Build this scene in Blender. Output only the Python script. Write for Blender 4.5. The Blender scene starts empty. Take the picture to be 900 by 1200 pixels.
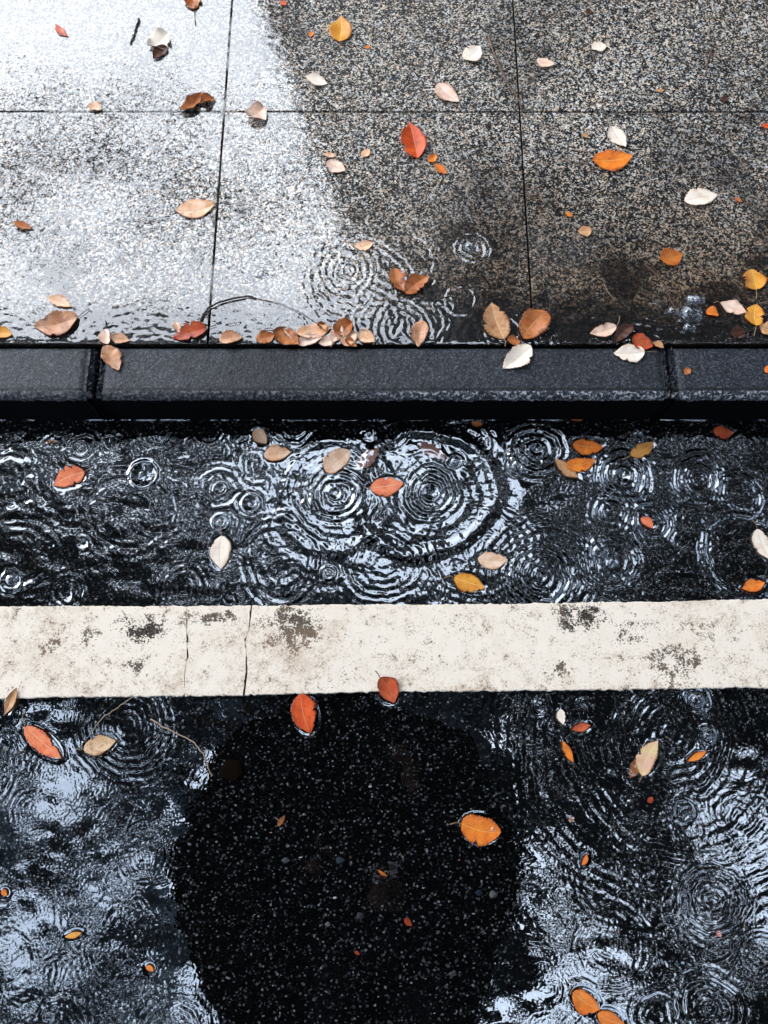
import bpy, bmesh, math, random
import numpy as np
from mathutils import Vector, Matrix
random.seed(7)
rng = np.random.default_rng(11)
sc = bpy.context.scene
COL = sc.collection
PI = math.pi
R = math.radians

# ---------------------------------------------------------------- camera geometry
F = 901.0            # focal length in photo pixels (photo 900 x 1200)
A = R(16.3)          # tilt away from straight down
H = 1.45             # camera height above the water
K = 0.11             # pavement height above the water
CA, SA = math.cos(A), math.sin(A)

def at(u, v, z=0.0):
    """point on the horizontal plane z that the photo shows at pixel u, v"""
    x = (u - 450.0) / F; y = (600.0 - v) / F
    dy = y * CA + SA; dz = CA - y * SA
    t = (H - z) / dz
    return Vector((x * t, dy * t, z))

cam_d = bpy.data.cameras.new('camera'); cam = bpy.data.objects.new('camera', cam_d); COL.objects.link(cam)
cam.location = (0, 0, H); cam.rotation_euler = (A, 0, 0)
cam_d.sensor_fit = 'VERTICAL'; cam_d.sensor_height = 24; cam_d.lens = 24 * F / 1200
cam_d.clip_start = 0.02; cam_d.clip_end = 1000
sc.camera = cam

# ---------------------------------------------------------------- helpers
def tag(o, label=None, cat=None, group=None, kind=None):
    if label: o['label'] = label
    if cat: o['category'] = cat
    if group: o['group'] = group
    if kind: o['kind'] = kind
    return o

def link(name, me, mat=None, parent=None, smooth=True):
    o = bpy.data.objects.new(name, me); COL.objects.link(o)
    if mat is not None: me.materials.append(mat)
    if smooth and len(me.polygons):
        me.polygons.foreach_set('use_smooth', np.ones(len(me.polygons), bool))
    if parent is not None: o.parent = parent
    return o

def pydata(name, vs, fs, mat=None, parent=None, smooth=True):
    me = bpy.data.meshes.new(name); me.from_pydata([tuple(v) for v in vs], [], fs); me.update()
    return link(name, me, mat, parent, smooth)

def empty(name, loc=(0, 0, 0), rz=0):
    o = bpy.data.objects.new(name, None); COL.objects.link(o)
    o.location = loc; o.rotation_euler = (0, 0, rz); o.empty_display_size = .05
    return o

def grid_mesh(name, xs, ys, Z, mat, kind='structure'):
    nx, ny = len(xs), len(ys)
    co = np.empty((ny, nx, 3), np.float32)
    co[..., 0] = xs[None, :]; co[..., 1] = ys[:, None]; co[..., 2] = Z
    me = bpy.data.meshes.new(name)
    me.vertices.add(nx * ny); me.vertices.foreach_set('co', co.ravel())
    i = (np.arange(ny - 1)[:, None] * nx + np.arange(nx - 1)[None, :]).ravel()
    q = np.stack([i, i + 1, i + nx + 1, i + nx], 1).astype(np.int32)
    n = len(q)
    me.loops.add(n * 4); me.loops.foreach_set('vertex_index', q.ravel())
    me.polygons.add(n); me.polygons.foreach_set('loop_start', np.arange(n, dtype=np.int32) * 4)
    me.update(calc_edges=True)
    o = link(name, me, mat)
    if kind: o['kind'] = kind
    return o

def tube(vs, fs, pts, rads, n=6):
    """append a tapered tube along pts"""
    base0 = len(vs)
    P = [Vector(p) for p in pts]
    for i, p in enumerate(P):
        d = (P[min(i + 1, len(P) - 1)] - P[max(i - 1, 0)]).normalized()
        a = d.cross(Vector((0, 0, 1)))
        if a.length < 1e-3: a = d.cross(Vector((1, 0, 0)))
        a.normalize(); b = d.cross(a)
        for k in range(n):
            t = 2 * PI * k / n
            vs.append(p + (a * math.cos(t) + b * math.sin(t)) * rads[i])
    for i in range(len(P) - 1):
        for k in range(n):
            k2 = (k + 1) % n
            fs.append((base0 + i * n + k, base0 + i * n + k2, base0 + (i + 1) * n + k2, base0 + (i + 1) * n + k))
    fs.append(tuple(base0 + k for k in range(n))[::-1])
    fs.append(tuple(base0 + (len(P) - 1) * n + k for k in range(n)))

def box(vs, fs, x0, x1, y0, y1, z0, z1):
    b = len(vs)
    for z in (z0, z1):
        for (x, y) in ((x0, y0), (x1, y0), (x1, y1), (x0, y1)): vs.append(Vector((x, y, z)))
    for f in ((3, 2, 1, 0), (4, 5, 6, 7), (0, 1, 5, 4), (1, 2, 6, 5), (2, 3, 7, 6), (3, 0, 4, 7)):
        fs.append(tuple(b + i for i in f))

# ---------------------------------------------------------------- node helper
class NT:
    def __init__(s, name, world=None):
        if world is None:
            s.m = bpy.data.materials.new(name); s.m.use_nodes = True; s.t = s.m.node_tree
        else:
            s.m = world; s.t = world.node_tree
        s.t.nodes.clear(); s._c = None
    def n(s, typ, ins=None, **kw):
        nd = s.t.nodes.new(typ)
        for k, v in kw.items(): setattr(nd, k, v)
        for k, v in (ins or {}).items(): s.set(nd.inputs[k], v)
        return nd
    def set(s, sock, v):
        if isinstance(v, bpy.types.NodeSocket): s.t.links.new(v, sock)
        else:
            if isinstance(v, tuple) and len(v) == 3 and sock.type == 'RGBA': v = (*v, 1)
            sock.default_value = v
    def co(s):
        if s._c is None: s._c = s.n('ShaderNodeTexCoord')
        return s._c.outputs['Object']
    def xyz(s):
        q = s.n('ShaderNodeSeparateXYZ', {0: s.co()}); return q.outputs
    def noise(s, scale, detail=4, rough=.55, vec=None, dist=0, off=None):
        v = vec if vec is not None else s.co()
        if off is not None: v = s.n('ShaderNodeVectorMath', {0: v, 1: off}).outputs[0]
        return s.n('ShaderNodeTexNoise', {'Vector': v, 'Scale': scale, 'Detail': detail, 'Roughness': rough, 'Distortion': dist}).outputs['Fac']
    def voro(s, scale, feature='F1', vec=None, rnd=1.0):
        return s.n('ShaderNodeTexVoronoi', {'Vector': vec if vec is not None else s.co(), 'Scale': scale, 'Randomness': rnd}, feature=feature)
    def math(s, op, a, b=0.0, c=0.0, clamp=False):
        nd = s.n('ShaderNodeMath', {0: a, 1: b, 2: c}, operation=op); nd.use_clamp = clamp
        return nd.outputs[0]
    def ramp(s, fac, stops, interp='LINEAR'):
        nd = s.n('ShaderNodeValToRGB', {0: fac}); r = nd.color_ramp; r.interpolation = interp
        while len(r.elements) < len(stops): r.elements.new(.5)
        for e, (p, c) in zip(r.elements, stops):
            e.position = p; e.color = (c, c, c, 1) if isinstance(c, (int, float)) else (*c, 1)
        return nd.outputs[0]
    def step(s, x, a, b):
        nd = s.n('ShaderNodeMapRange', {'Value': x, 'From Min': a, 'From Max': b}, interpolation_type='SMOOTHSTEP')
        return nd.outputs[0]
    def mix(s, f, a, b, mode='MIX'):
        nd = s.n('ShaderNodeMix', data_type='RGBA', blend_type=mode)
        s.set(nd.inputs[0], f); s.set(nd.inputs[6], a); s.set(nd.inputs[7], b)
        return nd.outputs[2]
    def bump(s, h, strength, dist, normal=None):
        ins = {'Height': h, 'Strength': strength, 'Distance': dist}
        if normal is not None: ins['Normal'] = normal
        return s.n('ShaderNodeBump', ins).outputs[0]
    def out(s, sh, disp=None):
        o = s.n('ShaderNodeOutputMaterial'); s.t.links.new(sh, o.inputs[0]); return s.m
    def bsdf(s, color, rough=.5, normal=None, spec=.5, ior=1.45, **kw):
        ins = {'Base Color': color, 'Roughness': rough, 'Specular IOR Level': spec, 'IOR': ior}
        if normal is not None: ins['Normal'] = normal
        ins.update(kw)
        return s.n('ShaderNodeBsdfPrincipled', ins).outputs[0]

def plain(name, col, rough=.6, var=.3, scale=6, **kw):
    m = NT(name)
    f = m.noise(scale, 5)
    c = m.mix(f, tuple(x * (1 - var) for x in col), tuple(min(1, x * (1 + var)) for x in col))
    nb = m.bump(m.noise(scale * 8, 4), .3, .002)
    return m.out(m.bsdf(c, rough, nb, **kw))

# ---------------------------------------------------------------- world and sun
SUN_EL, SUN_AZ = R(38), R(-62)      # from the left, slightly ahead
w = bpy.data.worlds.new('World'); sc.world = w; w.use_nodes = True
W = NT('', w)
sky = W.n('ShaderNodeTexSky', sky_type='NISHITA', sun_disc=False, sun_elevation=SUN_EL, sun_rotation=SUN_AZ)
sky.air_density = 1.0; sky.dust_density = 2.5; sky.ozone_density = 1.5
tc = W.n('ShaderNodeTexCoord')
# broken overcast: brightest break in the cloud ahead on the left and overhead
cl = W.noise(1.6, 6, .6, vec=tc.outputs['Generated'], off=(3.1, 1.7, .4))
fine = W.noise(7, 5, .6, vec=tc.outputs['Generated'])
d1 = Vector((-.33, .55, .77)).normalized()
dot = W.n('ShaderNodeVectorMath', {0: tc.outputs['Generated'], 1: tuple(d1)}, operation='DOT_PRODUCT').outputs['Value']
lobe = W.ramp(dot, [(.10, .0), (.34, .66), (.62, .80), (.90, .82), (.97, .96)])
bright = W.math("ADD", W.math("MULTIPLY", lobe, .78), W.math("MULTIPLY", cl, .35))
grey = W.ramp(bright, [(.12, (.10, .16, .27)), (.42, (.90, 1.12, 1.45)), (.75, (2.5, 2.9, 3.5)), (1.0, (4.6, 4.8, 5.15))])
cloudc = W.n('ShaderNodeVectorMath', {0: grey, 1: (6.0, 6.0, 6.0)}, operation='MULTIPLY').outputs[0]
cmask = W.step(W.math('ADD', cl, W.math('MULTIPLY', fine, .25)), .42, .72)
skyc = W.mix(W.math('MULTIPLY_ADD', cmask, .35, .55), sky.outputs[0], cloudc)
bg = W.n('ShaderNodeBackground', {'Color': skyc, 'Strength': .12})
wo = W.n('ShaderNodeOutputWorld'); W.t.links.new(bg.outputs[0], wo.inputs[0])

sd = bpy.data.lights.new('sun', 'SUN'); sd.energy = .7; sd.angle = R(14); sd.color = (1, .93, .84)
so = bpy.data.objects.new('sun', sd); COL.objects.link(so)
sdir = Vector((math.sin(SUN_AZ) * math.cos(SUN_EL), math.cos(SUN_AZ) * math.cos(SUN_EL), math.sin(SUN_EL)))
so.rotation_euler = sdir.to_track_quat('Z', 'Y').to_euler(); so.location = (0, 0, 30)

vs_ = sc.view_settings
vs_.view_transform = 'Standard'; vs_.look = 'None'; vs_.gamma = 1; vs_.use_curve_mapping = False
vs_.exposure = .82

# ---------------------------------------------------------------- layout constants
YF = at(450, 492, 0).y                 # kerb front face / waterline
YB = at(450, 406.5, K).y               # back of kerb, edge of the pavement
SX0, SXW = -.342, .633                 # slab joints across
SY1, SYW = at(450, 131, K).y, .557     # slab joints along
JX = (-.549, .551)                     # kerb joints
ROAD_Z = -.007

# ---------------------------------------------------------------- ground materials
def mat_asphalt():
    m = NT('asphalt')
    v1 = m.voro(330); v2 = m.voro(120, vec=None)
    rnd = m.n('ShaderNodeSeparateColor', {0: v1.outputs['Color']}).outputs
    base = m.ramp(rnd[0], [(0, .0015), (.5, .003), (.86, .006), (.93, .03), (.985, .12), (1, .3)])
    rnd2 = m.n('ShaderNodeSeparateColor', {0: v2.outputs['Color']}).outputs
    near = m.step(v2.outputs['Distance'], .42, .22)
    pick = m.step(rnd2[0], .94, .97)
    stone = m.ramp(rnd2[1], [(0, (.05, .05, .055)), (.4, (.04, .05, .065)), (.6, (.13, .12, .11)), (.8, (.08, .045, .025)), (1, (.2, .19, .17))])
    c = m.mix(m.math('MULTIPLY', near, pick), base, stone)
    dirt = m.step(m.noise(9, 5, .6), .35, .75)
    c = m.mix(m.math('MULTIPLY', dirt, .3), c, (.004, .0035, .003))
    nb = m.bump(v1.outputs['Distance'], .5, .002)
    return m.out(m.bsdf(c, .85, nb, spec=.0))

def mat_granite():
    m = NT('wet_granite')
    v1 = m.voro(290); v2 = m.voro(560); v3 = m.voro(150)
    r1 = m.n('ShaderNodeSeparateColor', {0: v1.outputs['Color']}).outputs[0]
    r2 = m.n('ShaderNodeSeparateColor', {0: v2.outputs['Color']}).outputs[1]
    r3 = m.n('ShaderNodeSeparateColor', {0: v3.outputs['Color']}).outputs[2]
    k = m.math('ADD', m.math('MULTIPLY', r1, .5), m.math('ADD', m.math('MULTIPLY', r2, .3), m.math('MULTIPLY', r3, .2)))
    big = m.noise(3.1, 6, .65, off=(4, 2, 0))
    k = m.math('ADD', k, m.math('MULTIPLY_ADD', big, .24, -.14))
    c = m.ramp(k, [(.28, (.004, .004, .006)), (.43, (.03, .03, .03)), (.52, (.17, .16, .14)), (.62, (.46, .43, .38)), (.78, (.88, .82, .73))])
    gt = m.n('ShaderNodeSeparateColor', {0: v3.outputs['Color']}).outputs[0]
    c = m.mix(m.math('MULTIPLY', m.step(gt, .55, .8), .55), c, m.mix(1.0, c, (1.0, .74, .50), 'MULTIPLY'))
    c = m.mix(m.math('MULTIPLY', m.step(gt, .30, .10), .45), c, m.mix(1.0, c, (.62, .78, 1.0), 'MULTIPLY'))
    X, Y, Z = m.xyz()
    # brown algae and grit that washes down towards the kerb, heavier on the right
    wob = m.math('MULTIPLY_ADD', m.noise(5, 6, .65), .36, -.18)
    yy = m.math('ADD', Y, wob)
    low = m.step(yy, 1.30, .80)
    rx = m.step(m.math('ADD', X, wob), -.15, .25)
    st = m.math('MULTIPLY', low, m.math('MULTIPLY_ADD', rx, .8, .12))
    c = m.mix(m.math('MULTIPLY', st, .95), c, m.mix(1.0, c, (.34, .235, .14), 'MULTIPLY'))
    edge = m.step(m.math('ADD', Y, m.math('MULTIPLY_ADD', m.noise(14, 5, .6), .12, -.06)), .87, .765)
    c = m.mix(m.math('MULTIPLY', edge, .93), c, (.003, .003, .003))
    pt = m.step(m.noise(3.2, 6, .65, off=(9, 3, 1)), .48, .66)
    c = m.mix(m.math('MULTIPLY', pt, .62), c, m.mix(1.0, c, (.30, .31, .34), 'MULTIPLY'))
    pt2 = m.step(m.noise(6.5, 7, .72, off=(1, 6, 1)), .51, .63)
    c = m.mix(m.math('MULTIPLY', m.math('MULTIPLY', pt2, m.math('MULTIPLY_ADD', low, .6, .4)), 1.0, 0.0, True), c, m.mix(1.0, c, (.16, .12, .085), 'MULTIPLY'))
    nb = m.bump(k, .35, .0015)
    return m.out(m.bsdf(c, .7, nb, spec=.15))

def seam(m, X, Y, wid, soft):
    def d(val, off, per):
        q = m.math('PINGPONG', m.math('SUBTRACT', val, off - 10 * per), per)      # 0 at every second joint
        q2 = m.math('SUBTRACT', per, q)
        return m.math('MINIMUM', q, q2)
    a = d(X, SX0, SXW); b = d(Y, SY1, SYW)
    return m.step(m.math('MINIMUM', a, b), wid, soft)

def film_fresnel(m, ior):
    # the same share is mirrored whichever side of the thin surface the light meets
    bf = m.n('ShaderNodeNewGeometry').outputs['Backfacing']
    return m.n('ShaderNodeFresnel', {'IOR': m.math('MULTIPLY_ADD', bf, 1 / ior - ior, ior)}).outputs[0]

def mat_film():
    """thin rain water lying on the slabs, broken by the grain of the stone"""
    m = NT('rain_film')
    X, Y, Z = m.xyz()
    f1 = m.noise(300, 3, .65); f2 = m.noise(80, 4, .6, off=(2, 5, 0)); f3 = m.noise(4.5, 5, .6, off=(7, 1, 0))
    calm = m.step(m.math('ADD', Y, m.math('MULTIPLY_ADD', f3, .5, -.25)), 1.02, .80)      # deeper water at the kerb
    top = m.step(Y, 1.25, 1.55)
    wet = m.math('MAXIMUM', m.math('MULTIPLY', calm, .75), m.math('MULTIPLY', top, .7))
    k = m.math('ADD', m.math('MULTIPLY', f1, .62), m.math('MULTIPLY', f2, .38))
    k = m.math('ADD', k, m.math('MULTIPLY_ADD', f3, .32, -.16))
    k = m.math('ADD', k, m.math('MULTIPLY', wet, .13))
    k = m.math('ADD', k, m.math('MULTIPLY', top, .05))
    mask = m.step(k, .43, .535)
    sm = seam(m, X, Y, .0018, .0036)
    sm = m.math('MAXIMUM', sm, m.math('MULTIPLY', m.step(m.noise(5.5, 4, .6, off=(0, 3, 9)), .50, .56), .6))
    mask = m.math('MULTIPLY', mask, sm)
    bstr = m.math('MULTIPLY_ADD', calm, -.8, 1.0)
    nb = m.n('ShaderNodeBump', {'Height': m.math('ADD', m.math('MULTIPLY', f1, .35), f2), 'Strength': m.math('MULTIPLY', bstr, .022), 'Distance': .004}).outputs[0]
    gl = m.n('ShaderNodeBsdfGlossy', {'Color': (1, 1, 1, 1), 'Roughness': .018, 'Normal': nb}).outputs[0]
    tr = m.n('ShaderNodeBsdfTransparent').outputs[0]
    fr = film_fresnel(m, 2.12)
    fac = m.math('MULTIPLY', fr, mask)
    return m.out(m.n('ShaderNodeMixShader', {0: fac, 1: tr, 2: gl}).outputs[0])

def mat_water(name='puddle_water', ior=2.8, tint=(.93, .96, 1.0)):
    m = NT(name)
    gl = m.n('ShaderNodeBsdfGlossy', {'Color': (.88, .94, 1, 1), 'Roughness': .014}).outputs[0]
    tr = m.n('ShaderNodeBsdfTransparent', {'Color': (*tint, 1)}).outputs[0]
    fr = film_fresnel(m, ior)
    return m.out(m.n('ShaderNodeMixShader', {0: fr, 1: tr, 2: gl}).outputs[0])

def mat_kerb():
    m = NT('kerb_stone')
    v = m.voro(460); r = m.n('ShaderNodeSeparateColor', {0: v.outputs['Color']}).outputs[0]
    f = m.noise(110, 6, .7)
    c = m.ramp(m.math('ADD', m.math('MULTIPLY', r, .5), m.math('MULTIPLY', f, .5)), [(.25, (.003, .004, .006)), (.48, (.011, .014, .021)), (.60, (.026, .032, .044)), (.84, (.12, .125, .135))])
    big = m.noise(4, 5, .6)
    c = m.mix(m.step(big, .5, .75), c, m.mix(1.0, c, (.45, .45, .5), 'MULTIPLY'))
    X, Y, Z = m.xyz()
    face_dark = m.step(m.math('ADD', Z, m.math('MULTIPLY', m.noise(40, 4), .01)), K - .0085, K - .0125)
    dl = m.math('ABSOLUTE', m.math('SUBTRACT', m.math('ADD', Y, m.math('MULTIPLY_ADD', m.noise(30, 4), .003, -.0015)), YF + .0165))
    dl = m.math('MULTIPLY', m.step(dl, .0030, .0016), m.step(m.noise(12, 4, off=(0, 4, 0)), .30, .42))
    c = m.mix(m.math('MULTIPLY', dl, .85), c, (.002, .002, .002))
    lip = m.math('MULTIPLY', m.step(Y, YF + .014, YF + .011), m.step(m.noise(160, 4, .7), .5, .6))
    glint_k = m.math('MULTIPLY_ADD', m.step(m.math('ADD', X, m.math('MULTIPLY_ADD', m.noise(9, 4), .5, -.25)), -.25, .25), .6, .3)
    c = m.mix(m.math('MULTIPLY', lip, glint_k), c, (.50, .52, .56))  # wet glints of the low sky painted on the arris, stronger to the right
    damp = m.step(m.noise(7, 6, .65, off=(1, 1, 3)), .55, .62)
    c = m.mix(m.math('MULTIPLY', damp, .45), c, (.008, .009, .012))
    c = m.mix(face_dark, c, (.004, .004, .005))  # vertical face below the arris coloured near black
    nb = m.bump(m.math('ADD', m.math('ADD', f, m.math('MULTIPLY', m.noise(45, 5, .6), .8)), m.math('MULTIPLY', r, .6)), .9, .003)
    return m.out(m.bsdf(c, m.math('MULTIPLY_ADD', face_dark, .4, .36), nb, spec=m.math('MULTIPLY_ADD', face_dark, -.4, .42)))

def mat_line():
    m = NT('road_paint')
    X, Y, Z = m.xyz()
    f = m.noise(34, 9, .78, off=(1.3, .2, 0)); reg = m.noise(5.2, 4, .6, off=(5.5, 2.2, 0)); g = m.noise(260, 4, .7)
    c = m.mix(m.noise(40, 5, .6), (.78, .67, .54), (.88, .79, .67))
    c = m.mix(m.math('MULTIPLY', m.step(m.noise(9, 5, .65, off=(0, 8, 0)), .52, .72), .5), c, (.60, .46, .33))
    # worn specks of dirt
    k = m.math('ADD', m.math('MULTIPLY', f, .62), m.math('MULTIPLY', reg, .38))
    blk = m.step(m.math('ADD', k, m.math('MULTIPLY_ADD', g, .5, -.25)), .605, .66)
    # named stains where the photograph shows them
    acc = m.math('MAXIMUM', blk, m.step(m.math('ADD', m.math('MULTIPLY_ADD', m.noise(75, 7, .75, off=(2, 0, 5)), .8, -.02), m.math('MULTIPLY_ADD', g, .4, -.12)), .575, .64))
    wx_ = m.math('MULTIPLY_ADD', m.noise(16, 5, .6), .11, -.055); wy_ = m.math('MULTIPLY_ADD', m.noise(16, 5, .6, off=(5, 5, 5)), .09, -.045)
    X = m.math('ADD', X, wx_); Y = m.math('ADD', Y, wy_)
    for (u, v, ru, rv, s) in ((170, 738, 40, 22, .17), (250, 725, 40, 12, .17), (345, 735, 45, 26, .17), (675, 722, 38, 20, .18), (735, 735, 30, 20, .12),
                              (790, 780, 40, 28, .14), (655, 785, 22, 10, .16), (160, 785, 28, 12, .13), (55, 755, 14, 14, .12), (105, 745, 14, 14, .1), (820, 740, 20, 14, .1)):
        p = at(u, v, .003); q = at(u + ru, v, .003); q2 = at(u, v - rv, .003)
        dx = m.math('DIVIDE', m.math('SUBTRACT', X, p.x), q.x - p.x); dyy = m.math('DIVIDE', m.math('SUBTRACT', Y, p.y), q2.y - p.y)
        rr = m.math('SQRT', m.math('ADD', m.math('MULTIPLY', dx, dx), m.math('MULTIPLY', dyy, dyy)))
        e = m.math('MULTIPLY', m.step(rr, 1.35, .1), s * 1.08)
        acc = m.math('MAXIMUM', acc, m.step(m.math('ADD', m.math('ADD', f, e), m.math('MULTIPLY_ADD', g, .62, -.31)), .595, .67))
    brownish = m.mix(m.noise(14, 3), (.022, .014, .010), (.008, .011, .018))
    c = m.mix(m.math('MULTIPLY', acc, .985), c, brownish)
    halo = m.step(m.math('ADD', k, m.math('MULTIPLY_ADD', g, .4, -.2)), .47, .60)
    c = m.mix(m.math('MULTIPLY', halo, .48), c, (.40, .27, .17))
    pin = m.step(m.voro(230).outputs['Distance'], .24, .14)
    pin = m.math('MULTIPLY', pin, m.step(m.noise(22, 5, .7), .47, .6))
    c = m.mix(m.math('MULTIPLY', pin, .85), c, (.05, .03, .02))
    nb = m.bump(m.math('ADD', m.math('MULTIPLY', f, .6), m.math('MULTIPLY', g, .4)), .4, .002)
    return m.out(m.bsdf(c, .7, nb, spec=.12))

M_ASPH, M_GRAN, M_FILM, M_WATER, M_KERB, M_LINE = mat_asphalt(), mat_granite(), mat_film(), mat_water(), mat_kerb(), mat_line()

# ---------------------------------------------------------------- road and pavement
def spread(a, b, fine, far_a, far_b, n=26):
    """fine spacing between a and b, growing outwards to far_a and far_b"""
    mid = np.arange(a, b + fine * .5, fine)
    lo = a - np.geomspace(fine, a - far_a, n)[::-1]; hi = mid[-1] + np.geomspace(fine, far_b - mid[-1], n)
    return np.concatenate([lo, mid, hi]).astype(np.float64)

def smooth_noise(nx, ny, dx, lam_lo, lam_hi, aniso=(1, 1), seed=0):
    """band-limited random field with unit rms slope"""
    g = np.random.default_rng(seed)
    n = g.standard_normal((ny, nx))
    fx = np.fft.fftfreq(nx, dx)[None, :] * aniso[0]; fy = np.fft.fftfreq(ny, dx)[:, None] * aniso[1]
    f = np.sqrt(fx * fx + fy * fy) + 1e-9; lam = 1 / f
    band = np.exp(-(np.log(lam / math.sqrt(lam_lo * lam_hi)) / (.55 * math.log(lam_hi / lam_lo) + .15)) ** 2)
    band *= f ** -1.0
    h = np.fft.ifft2(np.fft.fft2(n) * band).real
    gy, gx = np.gradient(h, dx)
    return h / math.sqrt((gx ** 2 + gy ** 2).mean())

xs = spread(-1.0, 1.0, .006, -300, 300, 20); ys = np.concatenate([-.6 - np.geomspace(.006, 300, 22)[::-1], np.arange(-.6, YF + .02, .006)])
Z = np.full((len(ys), len(xs)), ROAD_Z)
grid_mesh('road', xs, ys, Z, M_ASPH)
g = pydata('ground', [(-400, YF + .01, -.3), (400, YF + .01, -.3), (400, 400, -.3), (-400, 400, -.3)], [(0, 1, 2, 3)], plain('earth', (.06, .05, .04)), smooth=False); tag(g, kind='structure')

# slabs with real joints
def slab_mesh():
    vs, fs = [], []
    gp = .0021; bv = .0008; zb = K - .05
    def one(x0, x1, y0, y1):
        x0 += gp; x1 -= gp; y0 += gp; y1 -= gp
        b = len(vs)
        for (e, z) in ((0, zb), (0, K - bv), (bv, K)):
            for (x, y) in ((x0 + e, y0 + e), (x1 - e, y0 + e), (x1 - e, y1 - e), (x0 + e, y1 - e)): vs.append((x, y, z))
        for r_ in (0, 4):
            for k in range(4): fs.append((b + r_ + k, b + r_ + (k + 1) % 4, b + r_ + 4 + (k + 1) % 4, b + r_ + 4 + k))
        fs.append((b + 8, b + 9, b + 10, b + 11))
    rows = [(YB + .004, SY1)] + [(SY1 + i * SYW, SY1 + (i + 1) * SYW) for i in range(8)]
    for (y0, y1) in rows:
        for i in range(-19, 20): one(SX0 + i * SXW, SX0 + (i + 1) * SXW, y0, y1)
    return vs, fs
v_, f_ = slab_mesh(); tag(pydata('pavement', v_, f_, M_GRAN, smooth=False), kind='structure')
tag(pydata('pavement_bedding', [(-12.4, YB, K - .012), (12.4, YB, K - .012), (12.4, SY1 + 8 * SYW, K - .012), (-12.4, SY1 + 8 * SYW, K - .012)], [(0, 1, 2, 3)],
           plain('joint_mortar', (.002, .002, .002), .9, spec=0.0), smooth=False), kind='structure')

# kerb stones: rounded front arris, slightly uneven
def kerb_stone(x0, x1, seed):
    g = np.random.default_rng(seed)
    prof = [(YB - .0015, K - .03), (YB - .0015, K - .005), (YB - .004, K - .001), (YB - .012, K)]
    for i in range(1, 9): prof.append((YB - .012 + (YF + .014 - YB + .012) * i / 8, K))
    for t in (20, 45, 70, 90): prof.append((YF + .014 - .014 * math.sin(R(t)), K - .014 + .014 * math.cos(R(t)) * (.93 if t < 60 else 1)))
    for i in range(1, 7): prof.append((YF, K - .014 - .16 * i / 6))
    n = int((x1 - x0) / .006); px = np.linspace(x0, x1, n)
    h = smooth_noise(n, 64, .006, .03, .2, seed=seed) * .03
    ch = -.006 * np.clip(np.abs(smooth_noise(n, 64, .006, .012, .03, seed=seed + 9)[0]) / .0035 - 1.6, 0, 1.2)
    vs, fs = [], []
    for j, (y, z) in enumerate(prof):
        for i, x in enumerate(px):
            e = min(i, n - 1 - i)
            drop = .006 * max(0, 1 - e / 2.5) ** 2
            q = h[j % 64, i] + (ch[i] if 10 < j < 16 else 0)
            yy = y + (q * .35 if j > 10 else 0); zz = z + (q * .25 - drop if 1 < j < 17 else 0)
            vs.append((x + (g.normal() * .0012 if e == 0 else 0), yy, zz))
    for j in range(len(prof) - 1):
        for i in range(n - 1): fs.append((j * n + i, (j + 1) * n + i, (j + 1) * n + i + 1, j * n + i + 1))
    fs.append(tuple(j * n for j in range(len(prof)))); fs.append(tuple(j * n + n - 1 for j in range(len(prof)))[::-1])
    return tag(pydata('kerb', vs, fs, M_KERB), kind='structure')
kerb_stone(JX[0] - 1.1, JX[0] - .021, 1); kerb_stone(JX[0] + .009, JX[1] - .012, 2); kerb_stone(JX[1] + .008, JX[1] + 1.2, 3)
for sx in (-1, 1):
    for i in range(1, 7): kerb_stone(*(sorted((sx * (1.0 * i * 1.12 + .55), sx * (1.0 * i * 1.12 + 1.655)))), 20 + i) if i > 0 and abs(sx * (i * 1.12 + .55)) > 1.76 else None
# mortar crumbled in the kerb joints
def joint_fill(xc, wd, top, seed):
    g = np.random.default_rng(seed)
    nx, ny = 10, 34
    X_ = np.linspace(xc - wd, xc + wd, nx); Y_ = np.linspace(YF + .004, YB, ny)
    vs, fs = [], []
    for j in range(ny):
        for i in range(nx):
            vs.append((X_[i], Y_[j] , top - .004 + g.normal() * .0035 - .01 * (abs(i - 4.5) < 1.5)))
    b = len(vs)
    for i in range(nx): vs.append((X_[i], YF + .004 + g.normal() * .002, -.02))
    for j in range(ny - 1):
        for i in range(nx - 1): fs.append((j * nx + i, j * nx + i + 1, (j + 1) * nx + i + 1, (j + 1) * nx + i))
    for i in range(nx - 1): fs.append((b + i, b + i + 1, i + 1, i))
    return tag(pydata('kerb_joint_mortar', vs, fs, M_KERB, smooth=False), kind='structure')
joint_fill(JX[0] - .006, .017, K - .004, 3); joint_fill(JX[1] - .002, .012, K - .001, 4)

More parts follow.
